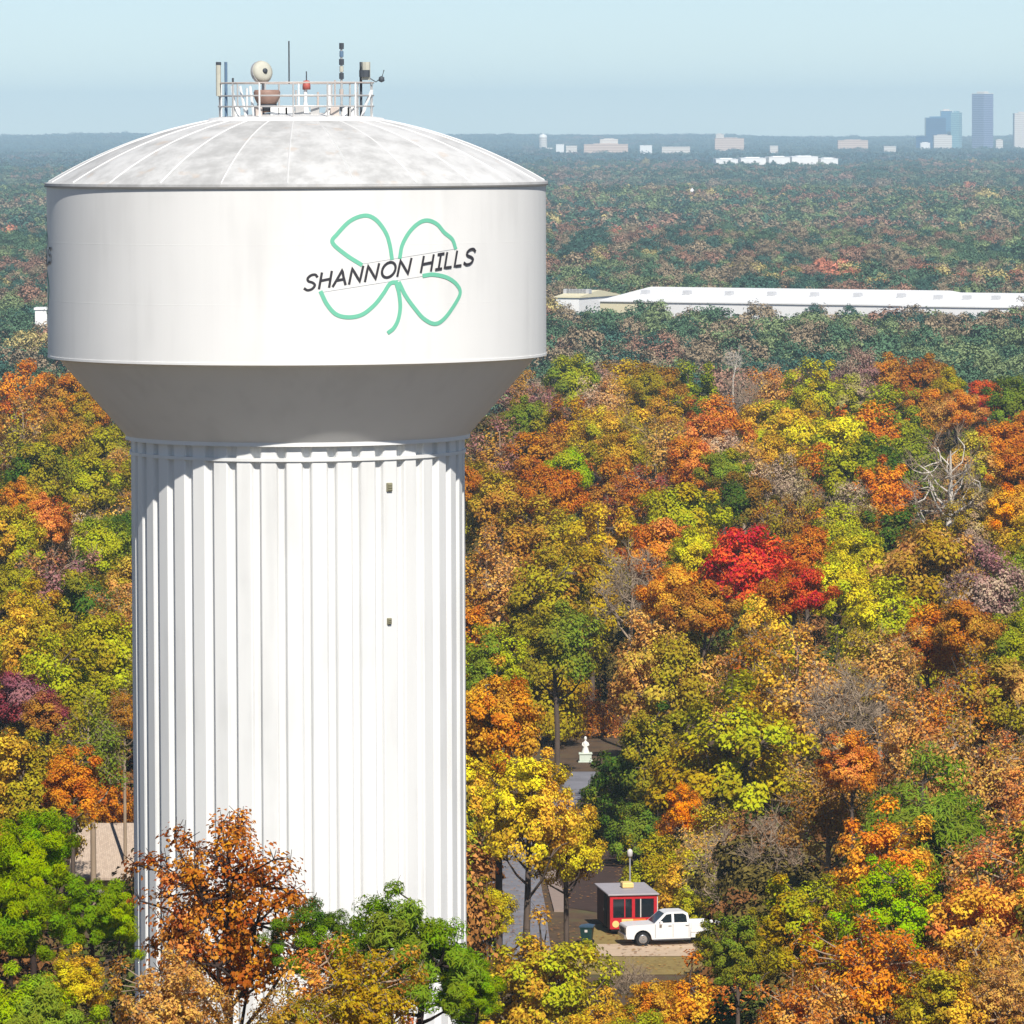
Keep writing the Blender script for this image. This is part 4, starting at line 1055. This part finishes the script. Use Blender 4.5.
block('office_tower', 926, 946, 118, D - 150, BLUEG, 'broad dark blue high-rise left of the tallest skyscraper', 'high-rise', roofm=BLUE2)
block('office_tower', 941, 952, 111, D, BLUE2, 'narrower blue high-rise rising behind the broad dark blue one', 'high-rise', roofm=WSTONE)
block('office_tower', 951, 962.5, 113, D - 60, TEAL, 'pale teal high-rise between the blue ones and the tallest skyscraper', 'high-rise', math.radians(-25), roofm=TEAL)
block('office_block', 916, 928, 137, D - 400, BLUEG, 'low blue block at the left foot of the skyline', 'office block')
block('office_block', 934, 952, 135.5, D - 700, WSTONE, 'low white block in front of the blue high-rises', 'office block')
block('office_block', 920.5, 930, 143, D - 900, WPLAIN, 'smallest white block at the left foot of the skyline', 'office block')
block('office_tower', 1014.5, 1034, 113.5, D, WSTONE, 'pinkish white high-rise cut by the right edge on the horizon', 'high-rise')
block('office_block', 996, 1003, 140, D - 500, WSTONE, 'tiny white block right of the tallest skyscraper', 'office block')
block('office_block', 838, 868, 140.5, 12000, PINKS, 'long low white block on the horizon left of the skyline', 'building', depth=40)
block('office_block', 715, 744, 138.5, 12000, PINKS, 'low pale block on the horizon above the white sheds', 'building', depth=40)
block('office_block', 716, 724, 134.5, 12060, WSTONE, 'taller pale end of the low block on the horizon', 'building', depth=40)
block('office_block', 584, 628, 144.5, 10800, PINKS, 'wide pinkish building on the horizon right of the tank roof', 'building', depth=50)
block('office_block', 600, 618, 139.5, 10860, WSTONE, 'white upper storeys behind the wide pinkish building', 'building', depth=50)
for px0, px1, yt, Yb, lb in ((556, 564, 144.5, 11500, 'tiny white block just right of the domed tower on the horizon'), (566, 577, 146, 11000, 'small low white block between the domed tower and the wide pinkish building'),
        (640, 652, 145.5, 11200, 'small pale block right of the wide pinkish building'), (662, 690, 147, 11000, 'long thin white block between the pinkish building and the pale horizon block'), (770, 778, 146, 11500, 'tiny white block above the far white sheds'),
        (884, 896, 146.5, 11400, 'tiny pale block left of the skyline by itself')):
    block('office_block', px0, px1, yt, Yb, random.choice([WSTONE, PINKS, WPLAIN]), lb, 'building', depth=30, inset=False)
# domed white tower on the horizon
gx = pt(543, 140, 12500).x; gg = float(gz(gx, 12500)); hh = pt(543, 137, 12500).z - gg
dt = empty('domed_tower', (gx, 12500, gg), 0, 'small white domed tower on the horizon right of the tank roof', 'tower')
MB().lathe([(8.5, 0), (8.5, hh), (8, hh)], 24).build('wall', WSTONE, dt); MB().lathe([(8.7, hh + .01), (7.4, hh + 3.4), (4.4, hh + 5.4), (.6, hh + 6.2), (.5, hh + 9), (.01, hh + 9)], 24).build('dome', WPLAIN, dt, True)
MB().box(6, 26, -8, 8, 0, hh * .45).build('wing', WSTONE, dt)
# white sheds in the middle distance
for k, (a_, b_, y) in enumerate(((716, 738, 159.5), (741, 766, 158.5), (769, 790, 157.5), (792, 818, 157), (821, 838, 159))):
    block('warehouse_shed', a_, b_, y, 8050 + 40 * (k % 2), WPLAIN, ['leftmost and dullest white shed far off above the autumn plain', 'second white shed from the left in the far row', 'middle white shed in the far row', 'longest white shed in the far row, right of the middle', 'rightmost white shed in the far row'][k], 'shed', depth=120, roofm=WPLAIN, group='white sheds on the plain')
# long white warehouse
def wall_block(name, A, B, depth, ztop, mt_, roofm, label, cream=None):
    A = Vector(A); B = Vector(B); dv = (B - A); L = dv.length; ang = math.atan2(dv.y, dv.x)
    rise = depth * .055; g = min(float(gz(A.x, A.y)), float(gz(B.x, B.y))) - 2; h = ztop - g - rise - .35
    e = empty(name, (A.x, A.y, g), ang, label, 'warehouse')
    s0 = 0
    if cream:
        s0 = cream; MB().box(0, s0 - .01, 0, .5, 0, h - .02).build('cream_wall', CREAMS, e)
        MB().box(0, s0 - .01, .51, depth, 0, h - .02).build('wall', mt_, e)
    MB().box(s0, L, 0, depth, 0, h - .02).build('wall', mt_, e)
    MB().prism([(-.4, h), (-.4, h + .35), (depth / 2, h + .35 + rise), (depth + .4, h + .35), (depth + .4, h)], -.4, L + .4).build('roof', roofm, e).matrix_local = Matrix(((0, 1, 0, 0), (1, 0, 0, 0), (0, 0, 1, 0), (0, 0, 0, 1)))
    for q in range(7): MB().box(L * (q + .5) / 7 - 1, L * (q + .5) / 7 + 1, depth * .22, depth * .22 + 2, h + .35 + rise * .40, h + rise * .44 + 1.7, .1).build('roof_vent', GREYS, e)
    k = s0 + 6
    n_ = 0
    while k < L - 5:
        MB().box(k, k + 4, -.05, -.005, 0, h * .45).build('loading_door', GREYS, e); k += 14; n_ += 1
    return e
Yw = 2060
zt = pt(640, 289.5, 1760).z
wall_block('warehouse', (pt(600, 300, 1765).x, 1765), (pt(900, 300, 1712).x, 1712), 60, zt, WPLAIN, WPLAIN, 'long white warehouse with cream left end behind the dark treetops', 22)
zt2 = pt(930, 294.5, 1708).z
wall_block('warehouse', (pt(904, 300, 1706).x, 1706), (pt(1110, 300, 1675).x, 1675), 55, zt2, WPLAIN, WPLAIN, 'white warehouse running out of the picture at the right edge')
wall_block('warehouse', (pt(556, 300, 1790).x, 1790), (pt(579, 300, 1787).x, 1787), 30, pt(560, 291, 1790).z, WPLAIN, CREAMS, 'short white building between the tank and the cream warehouse end')
block('white_house', 35, 47, 310, 1630, WPLAIN, 'white house among trees left of the tank', 'house', depth=8, inset=False)
# slim communications mast
mx_ = pt(692, 190, 4300).x; mg = float(gz(mx_, 4300)); mh = pt(692, 188, 4300).z - mg
ms_ = empty('radio_mast', (mx_, 4300, mg), 0, 'thin white radio mast standing up from the far plain', 'mast')
MB().tube([(0, 0, 0), (0, 0, mh)], [.9, .6], 8).build('pole', WPLAIN, ms_); MB().box(-1.3, 1.3, -1.3, 1.3, mh - 3, mh - 1, .3).build('antenna_head', WPLAIN, ms_)
